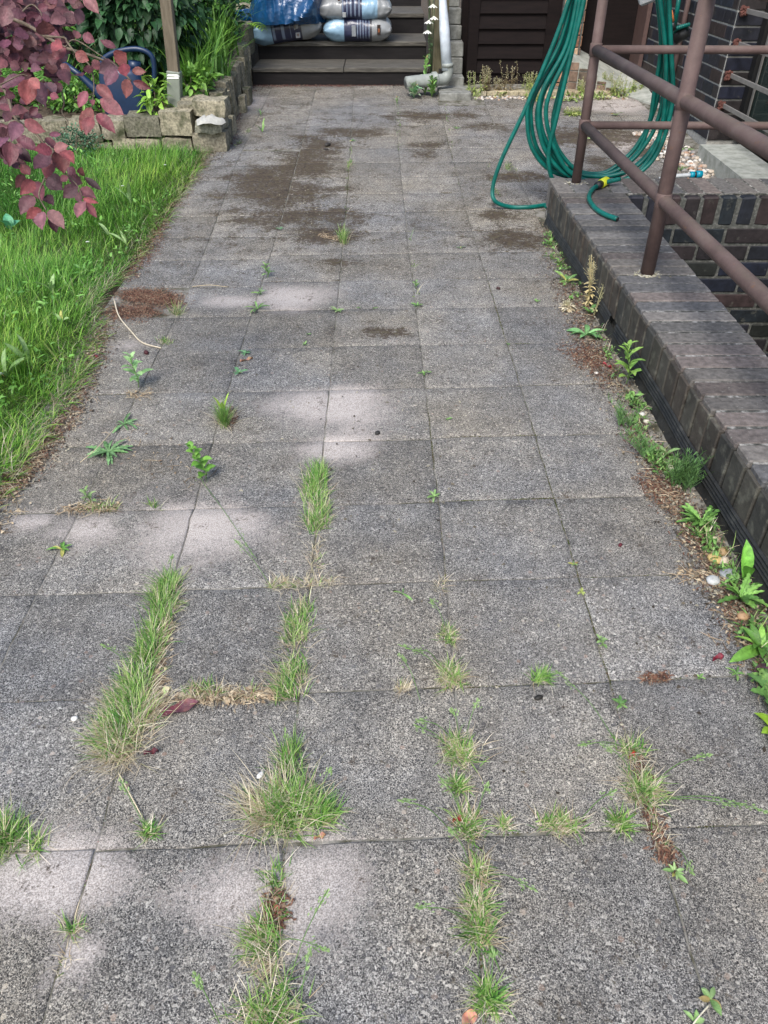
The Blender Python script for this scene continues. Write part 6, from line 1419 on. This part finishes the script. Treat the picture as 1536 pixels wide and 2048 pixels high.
mb = MB(); mb.tube(spline([G(160, 925, .004), G(195, 895, .03), G(235, 850, .02)], 6), .0014, 5, (.5, .42, .28)); tag(mb.build('straw_stem', M['litter'], None, True), 'dry stem crossing the large flat dandelion', 'straw')
mb = MB(); mb.tube(spline([G(1418, 2010, .004), G(1392, 2040, .01), G(1380, 2060, .004)], 6), .0016, 5, (.6, .55, .42)); tag(mb.build('straw_stem', M['litter'], None, True), 'pale straw at the bottom edge beside the round leaved seedling', 'straw')

# ------------------------------------------------------------------ uncounted small growth: seedlings along edges, clover in the lawn
def fringe(name, label, paths, n, wd, L, cols, cat, nb=0):
    Vs, Fs, Cs, o = [], [], [], 0
    P = []
    for pts in paths:
        Q = [G(*q) for q in pts]
        for i in range(n//len(paths)):
            t = rnd.random()*(len(Q)-1); k = int(t); a = Q[k].lerp(Q[k+1], t-k); cl = rnd.gauss(0, wd); P.append((a.x+cl, a.y+rnd.gauss(0, wd), 0))
    P = np.array(P); dens = wob(P, 14, 3, 3); P = P[dens > -.05]; P = np.repeat(P, 4, 0)+rng.normal(0, .008, (len(P)*4, 3)); P[:, 2] = gzn(P[:, 1])+rng.random(len(P))*.02; m_ = len(P)
    D = rng.normal(0, .8, (m_, 3)); D[:, 2] = abs(D[:, 2])*.7+.25
    V, F, C = leafcloud(P, D, L*rng.uniform(.4, 1.2, m_), L*.4*rng.uniform(.6, 1.3, m_), cols_arr(cols, m_, .3)); Vs.append(V); Fs.append(F); Cs.append(C); o = len(V)
    if nb:
        j = rng.integers(0, m_, nb); r = P[j].copy(); r[:, 2] = gzn(r[:, 1])-.002
        c = pick(GREEN, nb); st_ = rng.random(nb) < .45; c[st_] = pick(STRAW, int(st_.sum()))
        V, F, C = blades(r, rng.uniform(.03, .09, nb), rng.uniform(.0012, .0024, nb), rng.uniform(0, 6.28, nb), rng.uniform(.2, 1.2, nb), rng.uniform(.2, 1, nb), c); Vs.append(V); Fs.append(F+o); Cs.append(C)
    tag(big_mesh(name, np.concatenate(Vs), np.concatenate(Fs), np.concatenate(Cs), M['leaf']), label, cat, kind='stuff')
fringe('wall_foot_seedlings', 'tiny mixed seedlings and grass along the brick wall foot', [[(1098, 470), (1130, 560), (1180, 650), (1250, 760)], [(1262, 790), (1300, 900), (1350, 960)], [(1380, 1020), (1430, 1110), (1500, 1240), (1550, 1380)]], 420, .022, .022, [(.14, .28, .07), (.2, .36, .1), (.1, .2, .06)], 'seedlings', 420)
fringe('edging_weeds', 'thin yellow green weeds along the brick edging and house', [[(945, 196), (1090, 196), (1250, 192)], [(1250, 190), (1290, 180), (1330, 215)], [(1090, 200), (1260, 200)]], 260, .045, .045, [(.34, .42, .12), (.26, .36, .1), (.42, .44, .2), (.2, .3, .08)], 'weeds', 500)
fringe('far_joint_weeds', 'tiny green growth in the farthest slab joints', [[(795, 190), (803, 330)], [(700, 300), (690, 450)], [(890, 210), (920, 380)], [(1010, 330), (1060, 355)], [(500, 260), (470, 300)], [(970, 300), (1000, 420)], [(820, 480), (836, 640)]], 200, .006, .014, [(.16, .26, .06), (.1, .16, .04)], 'weeds', 60)
n_ = 5200; Y = 1.6+rng.random(n_)*4.9; X = np.interp(Y, [1.2, 2, 3.2, 3.75, 4.6, 6.6], [-1.34, -1.37, -1.36, -1.54, -1.47, -1.48])-rng.random(n_)**1.2*(Y*.5+.6); P = np.stack([X, Y, gzn(Y)+rng.uniform(.03, .085, n_)], -1); P = P[wob(P*np.array([1, 1, 0]), 3.5, 1, 4) > .12]; n_ = len(P)
D = rng.normal(0, .8, (n_, 3)); D[:, 2] = abs(D[:, 2])*.5+.2
V, F, C = leafcloud(P, D, rng.uniform(.015, .045, n_), rng.uniform(.008, .018, n_), cols_arr([(.16, .36, .06), (.22, .44, .1), (.12, .28, .06)], n_)); tag(big_mesh('clover', V, F, C, M['leaf']), 'patches of small round leaved clover and herbs in the lawn', 'clover', kind='stuff')
